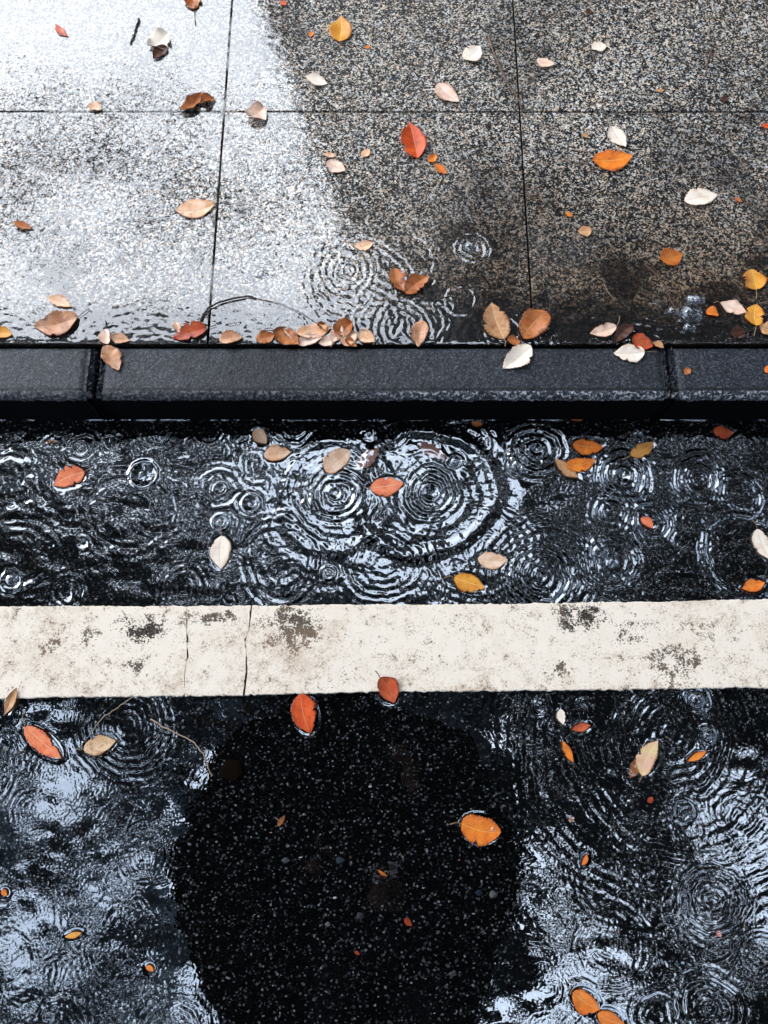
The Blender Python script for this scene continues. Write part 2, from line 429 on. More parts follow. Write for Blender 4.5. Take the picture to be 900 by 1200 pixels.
# ---------------------------------------------------------------- white line
def line_edge(u, top, crack_side=None):
    v = (712.5 - 9.5 * u / 900) if top else (819 - 12.5 * u / 900)
    return at(u, v, .003)
def road_line(u0, u1, cr0, cr1, seed):
    """piece of the raised white strip between two cracks; cr = (ground x offsets down the crack)"""
    g = np.random.default_rng(seed)
    n = max(8, int((u1 - u0) / 3.0)); m = 26
    top_n = np.cumsum(g.normal(size=n)) * .00025; top_n -= np.linspace(0, top_n[-1], n)
    bot_n = np.cumsum(g.normal(size=n)) * .00025; bot_n -= np.linspace(0, bot_n[-1], n)
    top_n += g.normal(size=n) * .0007; bot_n += g.normal(size=n) * .0007
    vs, fs = [], []
    rows = [(-.0, -.012), (0, .0015)] + [((j / m), .003) for j in range(m + 1)] + [(1, .0015), (1, -.012)]
    for k, (t, z) in enumerate(rows):
        inset = .0014 if (2 <= k <= len(rows) - 3) else 0
        for i in range(n):
            s = i / (n - 1); u = u0 + (u1 - u0) * s
            a = line_edge(u, True); b = line_edge(u, False)
            a = a + Vector((0, top_n[i] , 0)); b = b + Vector((0, bot_n[i], 0))
            p = a.lerp(b, t)
            if inset and k == 2: p.y -= inset
            if inset and k == len(rows) - 3: p.y += inset
            jj = int(t * m)
            wgt0 = max(0, 1 - s * n / 8); wgt1 = max(0, 1 - (1 - s) * n / 8)
            if cr0 is not None: p.x += cr0[jj] * wgt0
            if cr1 is not None: p.x += cr1[jj] * wgt1
            zz = z
            if False: zz = .0012
            vs.append((p.x, p.y, zz))
    nr = len(rows)
    for j in range(nr - 1):
        for i in range(n - 1): fs.append((j * n + i, (j + 1) * n + i, (j + 1) * n + i + 1, j * n + i + 1))
    fs.append(tuple(j * n for j in range(nr))); fs.append(tuple(j * n + n - 1 for j in range(nr))[::-1])
    return tag(pydata('road_line', vs, fs, M_LINE, smooth=False), kind='structure')
def crack(seed, amp, gap):
    g = np.random.default_rng(seed); w_ = np.cumsum(g.normal(size=27)); w_ -= np.linspace(0, w_[-1], 27)
    w_ = w_ * amp - np.linspace(-.006, .010 if gap > .001 else .002, 27)
    l = w_ - gap * (.6 + .8 * np.abs(np.convolve(g.normal(size=27), [.3, .4, .3], 'same'))); r = w_ + gap * (.6 + .8 * np.abs(np.convolve(g.normal(size=27), [.3, .4, .3], 'same')))
    return l, r
c1 = crack(5, .0016, .0007); c2 = crack(9, .0022, .0019)
road_line(-2200, 217, None, c1[0], 1); road_line(217, 292, c1[1], c2[0], 2); road_line(292, 3100, c2[1], None, 3)

# ---------------------------------------------------------------- leaves: table read off the photograph
# (base u,v), (tip u,v), width px, colour, shape, place, curl, fold, stem pixels, label
LV = [
 ((80,43),(65,28),8,'redorange','lance','P',.10,.2,None,'small red sliver of a leaf near the top left corner'),
 ((196,40),(174,56),21,'cream','ovate','P',.35,.25,None,'cream leaf with its dark shaded underside below on the white wet slab'),
 ((196,56),(180,70),12,'darkbrown','ovate','P',.25,.4,None,'dark brown shaded and curled underside of the cream leaf at top left'),  # shadow side of the cream leaf, coloured dark as a separate blade
 ((228,12),(224,-14),19,'brown','ovate','P',.3,.3,[(228,12),(229,30)],'brown edged pale leaf cut by the top edge with its stalk pointing down'),
 ((104,124),(119,130),10,'peach','ovate','P',.35,.6,None,'tiny pink curled leaf on the horizontal slab joint at left'),
 ((212,132),(237,110),13,'brown','ovate','P',.35,.9,[(212,132),(203,133),(201,128)],'folded brown leaf with a thin dark stalk beside the left slab corner'),
 ((233,119),(253,118),11,'brown','ovate','P',.3,.8,None,'short brown crumpled leaf touching the folded one by the left slab corner'),
 ((253,240),(204,247),21,'peach','lance','P',.12,.2,[(253,240),(262,239),(269,238)],'long pale peach leaf lying across the left slab joint'),
 ((293,128),(312,143),22,'pinkish','ovate','P',.4,.5,None,'curled pale pink leaf with brown rim just right of the left joint crossing'),
 ((39,268),(16,260),9,'brown','lance','P',.3,.7,None,'small brown curled leaf near the left edge of the flooded slab'),
 ((84,360),(55,349),13,'peach','lance','P',.15,.3,None,'small peach leaf just above the large brown one at left'),
 ((92,372),(40,383),26,'tanbrown','ovate','P',.18,.3,[(92,372),(100,366),(105,362)],'large veined pinkish brown leaf with stalk on the slab at far left'),
 ((-10,390),(15,393),14,'yellow','lance','P',.25,.4,None,'yellow brown leaf cut by the left edge above the kerb'),
 ((127,404),(124,386),14,'pinkish','round','P',.4,.7,[(125,388),(124,376)],'pale crumpled leaf standing at the slab edge above the kerb joint'),
 ((128,394),(153,400),11,'peach','lance','P',.3,.5,None,'narrow pale curled leaf pointing right beside the kerb joint'),
 ((123,406),(140,435),21,'tanbrown','ovate','K',.2,.3,None,'brown leaf hanging over the left kerb joint'),
 ((243,385),(202,397),19,'redbrown','ovate','P',.22,.35,None,'dark red wet leaf at the end of the arched twig'),
 ((211,390),(204,377),9,'peach','lance','P',.5,.8,None,'small pale curved flake behind the dark red leaf'),
 ((257,399),(285,396),16,'tanbrown','ovate','P',.25,.4,None,'pinkish brown small leaf right of the dark red one at the kerb edge'),
 ((300,397),(323,393),15,'brown','ovate','P',.2,.4,None,'orange brown leaf at the left end of the leaf pile'),
 ((322,388),(352,404),20,'brown','ovate','P',.25,.5,None,'dark brown leaf under the left side of the leaf pile'),
 ((389,384),(344,390),17,'peach','lance','P',.15,.3,None,'long peach leaf on top of the leaf pile'),
 ((348,403),(378,397),14,'pinkish','ovate','P',.2,.3,None,'pale pink leaf low in the middle of the leaf pile'),
 ((374,403),(396,396),12,'pinkish','ovate','P',.3,.4,None,'pale broken leaf between the long peach and the round one in the pile'),
 ((392,391),(413,379),19,'brown','round','P',.4,.5,None,'mottled brown torn leaf at the top of the leaf pile'),
 ((403,405),(415,388),18,'peach','round','P',.15,.25,None,'round pale peach leaf at the right of the leaf pile'),
 ((419,391),(440,401),15,'peach','ovate','P',.2,.3,None,'orange peach leaf at the right end of the leaf pile'),
 ((390,402),(398,377),14,'pinkish','ovate','P',.25,.3,None,'pale pink upright leaf in the middle of the leaf pile'),
 ((345,397),(333,386),10,'cream','ovate','P',.4,.6,None,'small cream torn scrap at the back of the leaf pile'),
 ((383,390),(372,378),9,'brown','lance','P',.5,.8,None,'thin brown curled scrap at the back of the leaf pile'),
 ((405,398),(418,407),9,'brown','ovate','P',.4,.7,None,'small brown crumpled scrap at the front of the leaf pile'),
 ((415,289),(438,285),12,'peach','lance','P',.15,.2,None,'small peach leaf at the rippled edge of the white reflection'),
 ((460,316),(475,344),17,'brown','ovate','P',.3,.5,None,'brown wet leaf with white glints left of its partner above the kerb'),
 ((475,345),(503,325),20,'brown','ovate','P',.25,.4,None,'broad brown wet leaf right of its partner above the kerb'),
 ((496,376),(490,407),20,'tanbrown','ovate','P',.15,.3,None,'upright pinkish brown leaf alone at the kerb edge right of the pile'),
 ((591,398),(576,355),29,'tan','ovate','P',.12,.3,None,'large tan leaf with pale midrib standing at the kerb edge'),
 ((641,366),(612,398),30,'brown','round','P',.15,.25,None,'round glossy brown leaf with a white streak at the kerb edge'),
 ((594,398),(610,402),12,'brown','ovate','P',.3,.5,None,'small brown scrap between the tan and the round brown leaf'),
 ((622,405),(589,432),24,'cream','ovate','K',.12,.25,None,'white cream leaf lying on the kerb below the round brown leaf'),
 ((722,383),(691,391),14,'pinkish','ovate','P',.15,.3,[(722,383),(725,378),(726,371)],'pale pink leaf with upright stalk at the kerb edge'),
 ((741,382),(719,403),15,'darkbrown','ovate','P',.25,.5,None,'dark brown leaf behind the pale pink stalked one'),
 ((740,396),(765,407),17,'redbrown','ovate','P',.2,.3,None,'dark red brown oval leaf just above the cream kerb leaf'),
 ((764,402),(778,408),8,'tan','lance','P',.2,.3,None,'thin tan scrap right of the dark red brown oval leaf'),
 ((755,413),(719,414),20,'cream','ovate','K',.12,.2,[(755,413),(762,413),(770,413)],'cream leaf with stalk pointing right on the kerb near its right joint'),
 ((843,355),(875,366),16,'pinkish','lance','P',.12,.2,None,'pinkish leaf with a brown spot left of the yellow ones'),
 ((827,365),(842,370),11,'orange','ovate','P',.25,.4,None,'small orange scrap beside the pinkish spotted leaf'),
 ((886,382),(886,357),21,'yellow','round','P',.12,.2,[(886,382),(884,389),(883,394)],'round yellow leaf with a stalk near the right edge, lower of the two'),
 ((886,340),(880,316),25,'yellow','round','P',.15,.25,[(885,338),(886,345),(886,351)],'yellow orange angular leaf near the right edge, upper of the two'),
 ((905,389),(889,383),15,'tan','ovate','P',.2,.4,None,'tan leaf cut by the right edge under the yellow ones'),
 ((856,392),(874,389),14,'darkbrown','ovate','P',.2,.4,[(854,400),(868,391),(882,387)],'dark brown leaf with long tan stalk at the wet kerb edge on the right'),
 ((773,303),(800,298),21,'orangebrown','ovate','P',.12,.2,None,'orange brown leaf alone on the right slab below the cream one'),
 ((693,271),(677,271),12,'tan','ovate','P',.12,.2,None,'small tan oval leaf in the middle of the right slab'),
 ((663,248),(671,254),5,'orange','lance','P',.1,.2,None,'tiny orange scrap above the small tan oval leaf'),
 ((802,236),(841,229),20,'cream','ovate','P',.10,.15,None,'large cream pink leaf on the right slab'),
 ((860,232),(870,237),5,'brown','lance','P',.1,.2,None,'tiny brown sliver right of the large cream pink leaf'),
 ((694,189),(741,183),25,'orange','ovate','P',.10,.2,[(694,189),(684,192),(672,192)],'bright orange leaf with toothed rim and stalk on the right slab'),
 ((716,149),(733,173),17,'cream','ovate','P',.12,.2,None,'pale leaf just above the bright orange toothed one'),
 ((681,158),(690,161),6,'tan','lance','P',.2,.3,None,'tiny tan scrap left of the pale leaf on the right slab'),
 ((490,187),(480,144),28,'redorange','ovate','P',.10,.45,[(490,187),(499,196),(508,203)],'vivid red leaf with white wet stripe and long stalk on the middle slab'),
 ((502,190),(511,181),9,'orange','ovate','P',.3,.4,None,'tiny orange torn piece right of the vivid red leaf'),
 ((508,193),(524,204),8,'orange','lance','P',.2,.3,None,'small orange pointed leaf below right of the vivid red leaf'),
 ((424,184),(433,175),9,'peach','ovate','P',.2,.3,None,'tiny peach scrap left of the vivid red leaf'),
 ((383,190),(405,201),15,'pinkish','ovate','P',.15,.25,None,'pale oval leaf with brown tip left of the vivid red leaf'),
 ((378,181),(394,184),6,'peach','lance','P',.3,.4,None,'tiny peach strip touching the top of the pale oval leaf'),
 ((358,90),(384,99),13,'cream','lance','P',.15,.3,None,'pale narrow leaf near the boundary of the white reflection'),
 ((398,50),(400,20),25,'yellow','ovate','P',.12,.2,[(398,50),(398,56)],'yellow orange toothed leaf near the top of the middle slab'),
 ((543,70),(563,54),19,'cream','ovate','P',.12,.2,None,'pale leaf left of the long twig at the top'),
 ((512,99),(538,120),18,'pinkish','ovate','P',.12,.2,None,'pale pink leaf just above the horizontal joint on the middle slab'),
 ((629,70),(650,76),11,'pinkish','ovate','P',.12,.2,None,'small pale leaf right of the long twig at the top'),
 ((693,57),(711,55),12,'cream','ovate','P',.12,.2,None,'small cream leaf in the middle of the top right slab'),
 ((328,2),(336,6),6,'redorange','lance','P',.1,.2,None,'tiny red scrap on the top edge'),
 ((363,44),(368,37),5,'orange','lance','P',.1,.2,None,'tiny orange scrap left of the yellow toothed leaf'),
 ((427,56),(434,55),4,'orange','lance','P',.1,.2,None,'tiny orange scrap right of the yellow toothed leaf'),
 ((686,12),(694,15),6,'darkbrown','ovate','P',.2,.3,None,'dark brown bit near the top edge of the right slab'),
 ((845,116),(853,118),7,'darkbrown','ovate','P',.2,.3,None,'dark brown bit just above the horizontal joint on the right'),
 ((767,107),(779,106),4,'tan','lance','P',.1,.2,None,'thin tan sliver above the joint on the right slab'),
 ((893,145),(899,151),6,'redorange','ovate','P',.1,.2,None,'tiny red orange scrap at the right edge below the joint'),
 ((801,433),(809,438),9,'brown','ovate','K',.3,.5,None,'small brown bit on the right kerb stone near its joint'),
 ((896,431),(906,436),10,'orange','ovate','K',.2,.3,None,'orange scrap on the right kerb stone cut by the picture edge'),
 ((667,491),(688,488),8,'brown','lance','W',.2,.3,None,'thin brown leaf stuck on the waterline under the kerb'),
 ((552,495),(566,497),6,'brown','lance','W',.2,.3,None,'small brown scrap on the waterline above the big ripples'),
 ((99,553),(63,569),23,'salmon','ovate','W',.10,.2,None,'salmon orange leaf afloat at the left of the gutter'),
 ((52,518),(68,517),5,'brown','lance','S',.1,.2,None,'faint brown sliver in the shade of the kerb at left'),
 ((299,503),(312,520),15,'peach','ovate','W',.2,.4,None,'small brown and peach leaf close under the kerb, left of the big ripples'),
 ((309,534),(341,530),18,'peach','ovate','W',.15,.3,None,'peach leaf with orange middle floating left of the big ripples'),
 ((382,553),(410,528),23,'palepeach','round','W',.15,.25,None,'pale peach torn leaf floating inside the left big ripple'),
 ((420,548),(444,524),16,'salmondark','ovate','S',.1,.2,None,'dim pink leaf under the water right of the pale peach one'),
 ((434,572),(473,566),22,'salmon','ovate','W',.10,.2,None,'coral red leaf floating between the two big ripples'),
 ((490,520),(522,539),15,'salmondark','ovate','S',.1,.2,None,'dim brown leaf under the water above the right big ripple'),
 ((260,628),(259,667),23,'cream','ovate','W',.10,.2,[(260,628),(259,618),(260,609)],'cream leaf afloat pointing down with its stalk under a bubble'),
 ((532,677),(568,689),21,'yellow','ovate','W',.12,.2,None,'yellow leaf afloat just above the white line'),
 ((560,655),(595,656),19,'palepeach','ovate','W',.15,.3,None,'pale peach leaf afloat above the yellow one'),
 ((671,521),(707,524),18,'orange','ovate','W',.10,.15,None,'clean orange oval leaf afloat in the dark right of the big ripples'),
 ((650,538),(678,560),13,'tan','lance','W',.3,.5,None,'tan curled leaf, lower of the torn pair in the dark water'),
 ((662,545),(698,539),16,'orange','ovate','W',.2,.4,None,'orange leaf with a hole, upper of the torn pair in the dark water'),
 ((739,534),(766,518),16,'yellowbrown','ovate','W',.12,.2,None,'golden brown leaf afloat under the kerb right of the orange oval'),
 ((836,505),(859,508),14,'redbrown','ovate','W',.12,.2,None,'dark red leaf afloat close under the kerb at right'),
 ((751,607),(765,619),10,'salmon','ovate','W',.2,.3,None,'small coral scrap inside a ripple right of centre in the gutter'),
 ((887,620),(902,656),18,'cream','ovate','W',.12,.2,None,'cream leaf afloat upright at the right edge of the gutter'),
 ((869,690),(896,683),15,'orange','lance','W',.35,.6,None,'orange curled leaf just above the line at the right edge'),
 ((446,794),(462,824),24,'redbrown','ovate','L',.18,.3,[(446,795),(443,790),(440,786)],'red brown leaf half on the lower edge of the white line'),
 ((20,806),(6,838),11,'tan','lance','L',.2,.4,None,'tan narrow leaf over the line edge at far left'),
 ((352,813),(364,860),29,'redorange','ovate','W',.12,.35,[(362,856),(363,863)],'red brown pointed leaf afloat just below the line, over black water'),
 ((29,851),(72,889),21,'salmon','ovate','W',.12,.25,[(30,852),(27,840),(29,832)],'long coral leaf with stalk in the blue water at left'),
 ((98,878),(136,868),21,'tanmottle','ovate','W',.15,.3,None,'mottled tan leaf right of the long coral one'),
 ((657,831),(660,849),10,'cream','ovate','W',.15,.2,None,'small white leaf just below the line right of centre'),
 ((670,855),(692,850),10,'redbrown','lance','W',.4,.8,None,'curled red brown leaf right of the small white one'),
 ((659,868),(672,894),9,'orange','lance','W',.15,.3,None,'narrow orange leaf below the small white one'),
 ((752,909),(771,868),22,'yellowpink','ovate','W',.12,.2,None,'pale yellow and pink leaf in the dark water at right'),
 ((750,890),(738,912),13,'brown','ovate','S',.1,.2,None,'dim brown leaf under water behind the pale yellow and pink one'),
 ((806,892),(828,880),8,'orange','lance','W',.2,.4,None,'orange crescent leaf at right below the line'),
 ((759,940),(765,934),7,'redorange','ovate','S',.1,.2,None,'tiny red scrap below the pale yellow and pink leaf'),
 ((540,965),(587,975),33,'orange','round','W',.12,.25,None,'large bright orange leaf afloat on the black water'),
 ((682,1014),(688,1001),6,'orange','lance','W',.1,.2,None,'thin orange sliver in the mottled water at lower right'),
 ((671,1163),(703,1183),24,'orange','ovate','W',.15,.25,None,'orange leaf near the bottom edge, upper of two'),
 ((700,1188),(732,1200),20,'orange','ovate','W',.15,.25,None,'orange leaf cut by the bottom edge, lower of two'),
 ((442,1019),(454,1027),4,'orange','lance','S',.1,.2,None,'tiny orange sliver on the black asphalt'),
 ((474,1076),(483,1085),7,'redorange','ovate','S',.1,.2,None,'tiny red scrap on the black asphalt'),
 ((416,1115),(421,1119),4,'redorange','ovate','S',.1,.2,None,'tiny red speck of leaf low on the black asphalt'),
 ((325,968),(334,955),6,'brown','ovate','S',.1,.2,None,'small brown scrap on the black asphalt at left'),
 ((76,1098),(96,1093),7,'yellow','lance','W',.15,.3,None,'thin yellow leaf in the bright mottled water at lower left'),
 ((171,1133),(180,1138),7,'orange','ovate','W',.15,.3,None,'tiny orange scrap in the bright water at lower left'),
 ((2,1043),(8,1050),7,'orange','ovate','W',.15,.3,None,'tiny orange scrap at the left edge low down'),
 ((666,962),(673,958),6,'brown','ovate','S',.1,.2,None,'tiny brown scrap below the narrow orange leaf'),
 ((840,1091),(845,1098),6,'redorange','ovate','S',.1,.2,None,'tiny red scrap under the lower right ripple'),
]
ZP = {'P': K + .0022, 'K': K + .0012, 'W': .0012, 'S': -.0055, 'L': .0045}

# ---------------------------------------------------------------- water surface
FX = .0014
gx0, gx1, gy0, gy1 = -.86, .86, -.52, YF
nx = int((gx1 - gx0) / FX) + 1; ny = int((gy1 - gy0) / FX) + 1
GX = gx0 + np.arange(nx) * FX; GY = gy0 + np.arange(ny) * FX; FYs = (gy1 - gy0) / (ny - 1); GY = gy0 + np.arange(ny) * FYs
XX, YY = np.meshgrid(GX, GY)
Hh = np.zeros((ny, nx))

WARP = None
def add_ring(Hm, GXa, GYa, cx, cy, Rr, lam, slope, inner=.45, decay=1.3, seed=0, full=True):
    g = random.Random(seed * 31 + 5)
    ext = Rr + 3.5 * lam * decay
    i0, i1 = np.searchsorted(GXa, [cx - ext, cx + ext]); j0, j1 = np.searchsorted(GYa, [cy - ext, cy + ext])
    if i1 <= i0 or j1 <= j0: return
    x = GXa[None, i0:i1] - cx; y = GYa[j0:j1, None] - cy
    if WARP is not None and Hm.shape == WARP[0].shape: x = x + WARP[0][j0:j1, i0:i1]; y = y + WARP[1][j0:j1, i0:i1]
    r = np.sqrt(x * x + y * y) + 1e-6; th = np.arctan2(y, x)
    p1, p2, p3 = g.random() * 6.28, g.random() * 6.28, g.random() * 6.28
    rw = r * (1 + .05 * np.sin(2 * th + p1) + .03 * np.sin(3 * th + p2) + .012 * np.sin(7 * th + p3) + .006 * np.sin(13 * th + p1 * 3))
    env = np.exp(-((rw - Rr) / (decay * lam)) ** 2) + inner * np.exp(-(rw / Rr) ** 4)
    if not full: env = env * (.55 + .45 * np.sin(th * g.choice([1, 1, 2]) + p1))
    a = slope * lam / (2 * PI)
    Hm[j0:j1, i0:i1] += a * env * np.cos(2 * PI * (rw - Rr) / lam)

def px_ring(u, v, rpx, lam_px, slope, inner=.45, decay=1.3, z=0.0, Hm=None, GXa=None, GYa=None, seed=0, full=True):
    p = at(u, v, z); q = at(u + 10, v, z); s = (q - p).length / 10
    add_ring(Hh if Hm is None else Hm, GX if GXa is None else GXa, GY if GYa is None else GYa, p.x, p.y, rpx * s, lam_px * s, slope, inner, decay, seed, full)

RINGS = [ # u, v, radius px, wavelength px, slope, inner, decay
 (498,575,78,32,.27,.0,.55), (505,577,26,9,.34,.7,1.5), (508,578,52,11,.15,.2,1.0), (395,580,66,26,.17,.0,.6), (395,580,30,9,.30,.6,1.4), (393,575,50,9,.14,.3,1.5),
 (258,573,24,10,.26,.4,1.2), (294,590,18,9,.26,.5,1.0), (190,590,40,11,.16,.2,1.0),
 (634,675,34,9,.28,.5,1.4), (636,673,62,9,.20,.3,1.6), (715,658,30,10,.26,.3,1.0), (730,557,28,10,.32,.6,1.2), (628,527,28,10,.32,.5,1.0), (818,562,26,9,.26,.5,1.2),
 (868,580,25,9,.22,.4,1.2), (718,600,20,8,.26,.6,1.2), (765,612,24,8,.26,.5,1.6), (533,540,8,6,.4,.5,1.0), (13,680,12,8,.3,.6,1.0), (80,693,20,8,.28,.6,1.0),
 (385,671,8,6,.34,.5,.8), (215,690,26,8,.24,.6,1.3), (870,650,48,12,.26,.15,.9), (20,650,42,12,.22,.2,1.2), (97,637,8,7,.3,.5,.8), (10,560,30,10,.18,.3,1.3), (150,600,50,12,.15,.2,1.3),
 (330,660,44,10,.14,.4,1.6), (450,660,40,9,.14,.4,1.6), (560,640,60,9,.12,.3,1.6), (300,545,22,8,.18,.5,1.3), (345,500,20,8,.2,.4,1.0), (460,505,20,8,.2,.4,1.0), (545,520,30,10,.2,.3,1.0),
 (605,545,9,6,.4,.6,1.0), (95,525,18,8,.2,.5,1.2), (245,505,16,7,.2,.5,1.2), (785,858,62,10,.11,.5,2.0), (790,865,120,11,.065,.25,2.4), (790,868,175,12,.065,.1,2.4), (800,950,12,7,.34,.6,.9),
 (835,1055,34,8,.13,.8,1.6), (832,1182,36,10,.10,.4,1.2), (770,1190,26,9,.08,.3,1.2), (632,829,7,5,.4,.6,.8), (683,823,5,4,.4,.6,.8), (829,862,9,6,.34,.6,.8), (817,820,14,7,.3,.5,.9),
 (150,850,50,8,.10,.5,2.2), (560,968,34,8,.05,.3,1.0),
]
WARP = (smooth_noise(nx, ny, FX, .02, .07, seed=301) * .16, smooth_noise(nx, ny, FX, .02, .07, seed=302) * .16)
for i, r_ in enumerate(RINGS):
    if i in (0, 3): continue
    if r_[0] > 590 and r_[1] < 705: r_ = (*r_[:4], r_[4] * 1.35, *r_[5:])
    if r_[0] < 330 and r_[1] < 705: r_ = (*r_[:4], r_[4] * .55, *r_[5:])
    px_ring(*r_, seed=i)
g = random.Random(3)
for i in range(230):      # weak leftovers of older drops in the gutter
    u = g.uniform(-60, 960); v = g.uniform(500, 715); r_ = g.choice([6, 8, 12, 16, 22, 30, 45, 60])
    px_ring(u, v, r_, g.uniform(5, 10), g.uniform(.02, .11) * (1.0 if r_ < 30 else .55) * (.7 if u < 330 else 1), .3, g.uniform(.8, 2.0), seed=100 + i, full=g.random() < .4)
for i in range(260):
    u = g.uniform(-60, 960); v = g.uniform(800, 1250); r_ = g.choice([5, 8, 12, 16, 22, 30, 45])
    if 210 < u < 600: continue
    px_ring(u, v, r_, g.uniform(5, 10), g.uniform(.01, .045), .3, g.uniform(.8, 2.0), seed=500 + i, full=g.random() < .4)
# craters where drops are landing
for (u, v, rp, s) in ((168,556,17,1.0), (258,612,10,.9), (730,557,10,.7), (628,527,9,.7), (13,592,6,.7), (634,676,6,.7), (505,577,11,.8), (393,578,8,.6), (97,637,6,.7), (80,697,5,.6), (835,1058,5,.5), (294,590,11,.7), (258,573,8,.6)):
    p = at(u, v, 0); sp = 1.6e-3 * rp
    rr = np.sqrt((XX - p.x) ** 2 + (YY - p.y) ** 2)
    if rp >= 8:
        near_ = np.exp(-(rr / (sp * 1.25)) ** 6); t_ = np.clip((rr / sp - .30) / .62, 0, 1)
        Hh *= 1 - near_; Hh += -min(.0052, .30 * sp) * (1 - t_ * t_ * (3 - 2 * t_)) + min(.0022, .10 * sp) * np.exp(-((rr - sp) / (sp * .16)) ** 2)
    else: Hh += -.3 * s * sp * np.exp(-(rr / (sp * .75)) ** 4)
md_ = smooth_noise(nx, ny, FX, .02, .08, seed=303); md_ = .5 + .5 * np.tanh(1.6 * md_ / np.std(md_)); Hh *= .62 + .55 * md_
for i in (0, 3): px_ring(*RINGS[i], seed=i)
# chop
def fields(seed): return smooth_noise(nx, ny, FX, .006, .016, (.8, 1.2), seed=seed), smooth_noise(nx, ny, FX, .03, .09, (1.6, 1), seed=seed + 1), smooth_noise(nx, ny, FX, .0042, .0075, seed=seed + 2)
n1, n2, n3 = fields(21); p1, p2, p3 = fields(51)
def sst(x, a, b):
    t = np.clip((x - a) / (b - a), 0, 1); return t * t * (3 - 2 * t)
yl = at(450, 708, 0).y; yl2 = at(450, 812, 0).y
gut = sst(YY, yl2, yl)
patch = .5 + .5 * np.tanh(2 * p2 / (np.std(p2) + 1e-9))           # calm / busy patches
gm = sst(YY, YF - .005, YF - .04)
Hh += gut * (.030 * n1 * (.5 + .9 * patch) + .04 * n2 + .016 * n3 * patch)
low = 1 - gut
dist = sst(YY, yl2 - .02, yl2 - .22)
cc_ = at(410, 1010, 0); cal = np.sqrt(((XX - cc_.x) / .36) ** 2 + ((YY - cc_.y) / .40) ** 2); cal = 1 - .75 * sst(cal, 1.15, .85) * low
Hh *= cal
Hh += low * cal * (.011 * p1 * (.3 + .7 * patch) + .016 * p2 + (.005 + .018 * patch * dist) * p3)
# meniscus at the kerb, along the line and round the floating leaves
men = .0011 * np.exp(-(YF - YY) / .0020)
ph = smooth_noise(nx, ny, FX, .02, .2, seed=77); ph = ph[ny // 2]; ph /= np.std(ph)
Hh += men * np.clip(.75 + .7 * ph[None, :], 0, 1.6)
for L in LV:
    if L[5] not in 'WL': continue
    a = at(*L[0], 0); b = at(*L[1], 0); c = (a + b) / 2; hl = (a - b).length / 2
    m0 = at((L[0][0] + L[1][0]) / 2, (L[0][1] + L[1][1]) / 2, 0); wd = L[2] * .5 * (at(460, L[0][1], 0) - at(450, L[0][1], 0)).length / 10
    d = (b - a).normalized(); ext = hl + .03
    i0, i1 = np.searchsorted(GX, [c.x - ext, c.x + ext]); j0, j1 = np.searchsorted(GY, [c.y - ext, c.y + ext])
    if i1 <= i0 or j1 <= j0: continue
    x = GX[None, i0:i1] - c.x; y = GY[j0:j1, None] - c.y
    s = (x * d.x + y * d.y) / hl; t = (-x * d.y + y * d.x) / (wd + .001)
    q = np.sqrt(s * s + t * t)
    dd = np.maximum(0, q - .97) * min(hl, wd)
    k = np.exp(-(dd / .0022))
    Hh[j0:j1, i0:i1] = Hh[j0:j1, i0:i1] * (1 - .7 * k) - .0014 * k
Hh = np.clip(Hh, -.0055, .0035)
# taper to calm at the outer border, extend with coarse rows that dip under the road far away
tp = np.minimum.reduce([sst(XX, gx0, gx0 + .05), sst(-XX, -gx1, -gx1 + .05), sst(YY, gy0, gy0 + .05)])
Hh *= tp
exl = gx0 - np.geomspace(.004, 9, 30)[::-1]; exr = GX[-1] + np.geomspace(.004, 9, 30); eyl = gy0 - np.geomspace(.004, 3.5, 26)[::-1]
xs = np.concatenate([exl, GX, exr]); ys = np.concatenate([eyl, GY])
Z = np.zeros((len(ys), len(xs))); Z[len(eyl):, len(exl):len(exl) + nx] = Hh
rim = np.maximum(sst(np.abs(xs), 6, 9.5)[None, :] * np.ones((len(ys), 1)), sst(-ys, 2.2, 3.8)[:, None] * np.ones((1, len(xs))))
Z -= rim * .012
grid_mesh('gutter_water', xs, ys, Z, M_WATER)

# film on the pavement
PX = .0018
px0, px1, py0, py1 = -1.15, 1.15, YB + .004, 1.75
pnx = int((px1 - px0) / PX) + 1; pny = int((py1 - py0) / PX) + 1
PGX = px0 + np.arange(pnx) * PX; PGY = py0 + np.arange(pny) * PX
PH = np.zeros((pny, pnx))
WARP = (smooth_noise(pnx, pny, PX, .015, .05, seed=401) * .28, smooth_noise(pnx, pny, PX, .015, .05, seed=402) * .28)
for i, (u, v, r_, lam, s, inn, dec) in enumerate([(405,318,34,9,.11,.7,1.3), (408,318,14,7,.2,.6,1.0), (420,330,55,10,.10,.2,1.2), (552,292,17,8,.32,.5,.8), (553,292,7,6,.3,.5,.8), (540,352,18,8,.14,.1,.8),
        (307,322,5,5,.3,.5,.8), (470,385,30,9,.16,.3,1.2), (500,380,22,8,.14,.4,1.1), (440,375,26,9,.12,.3,1.1), (773,347,10,6,.12,.4,.8), (700,330,20,7,.08,.1,.7), (470,310,40,10,.09,.2,1.3), (615,318,4,4,.3,.5,.8), (520,360,12,6,.16,.4,.8),
        (340,385,20,7,.07,.4,1.2), (810,368,9,6,.24,.5,.9), (640,395,12,7,.16,.3,.9), (590,388,20,8,.12,.3,.9)]):
    px_ring(u, v, r_, lam, s, inn, dec, z=K, Hm=PH, GXa=PGX, GYa=PGY, seed=900 + i)
md_ = smooth_noise(pnx, pny, PX, .012, .05, seed=403); md_ = .5 + .5 * np.tanh(1.8 * md_ / np.std(md_)); PH *= .5 + 1.1 * md_
pn = smooth_noise(pnx, pny, PX, .01, .04, (1.5, 1), seed=5)
depth = sst(PGY, .98, .78)[:, None]
PH += pn * (.006 + .022 * depth)
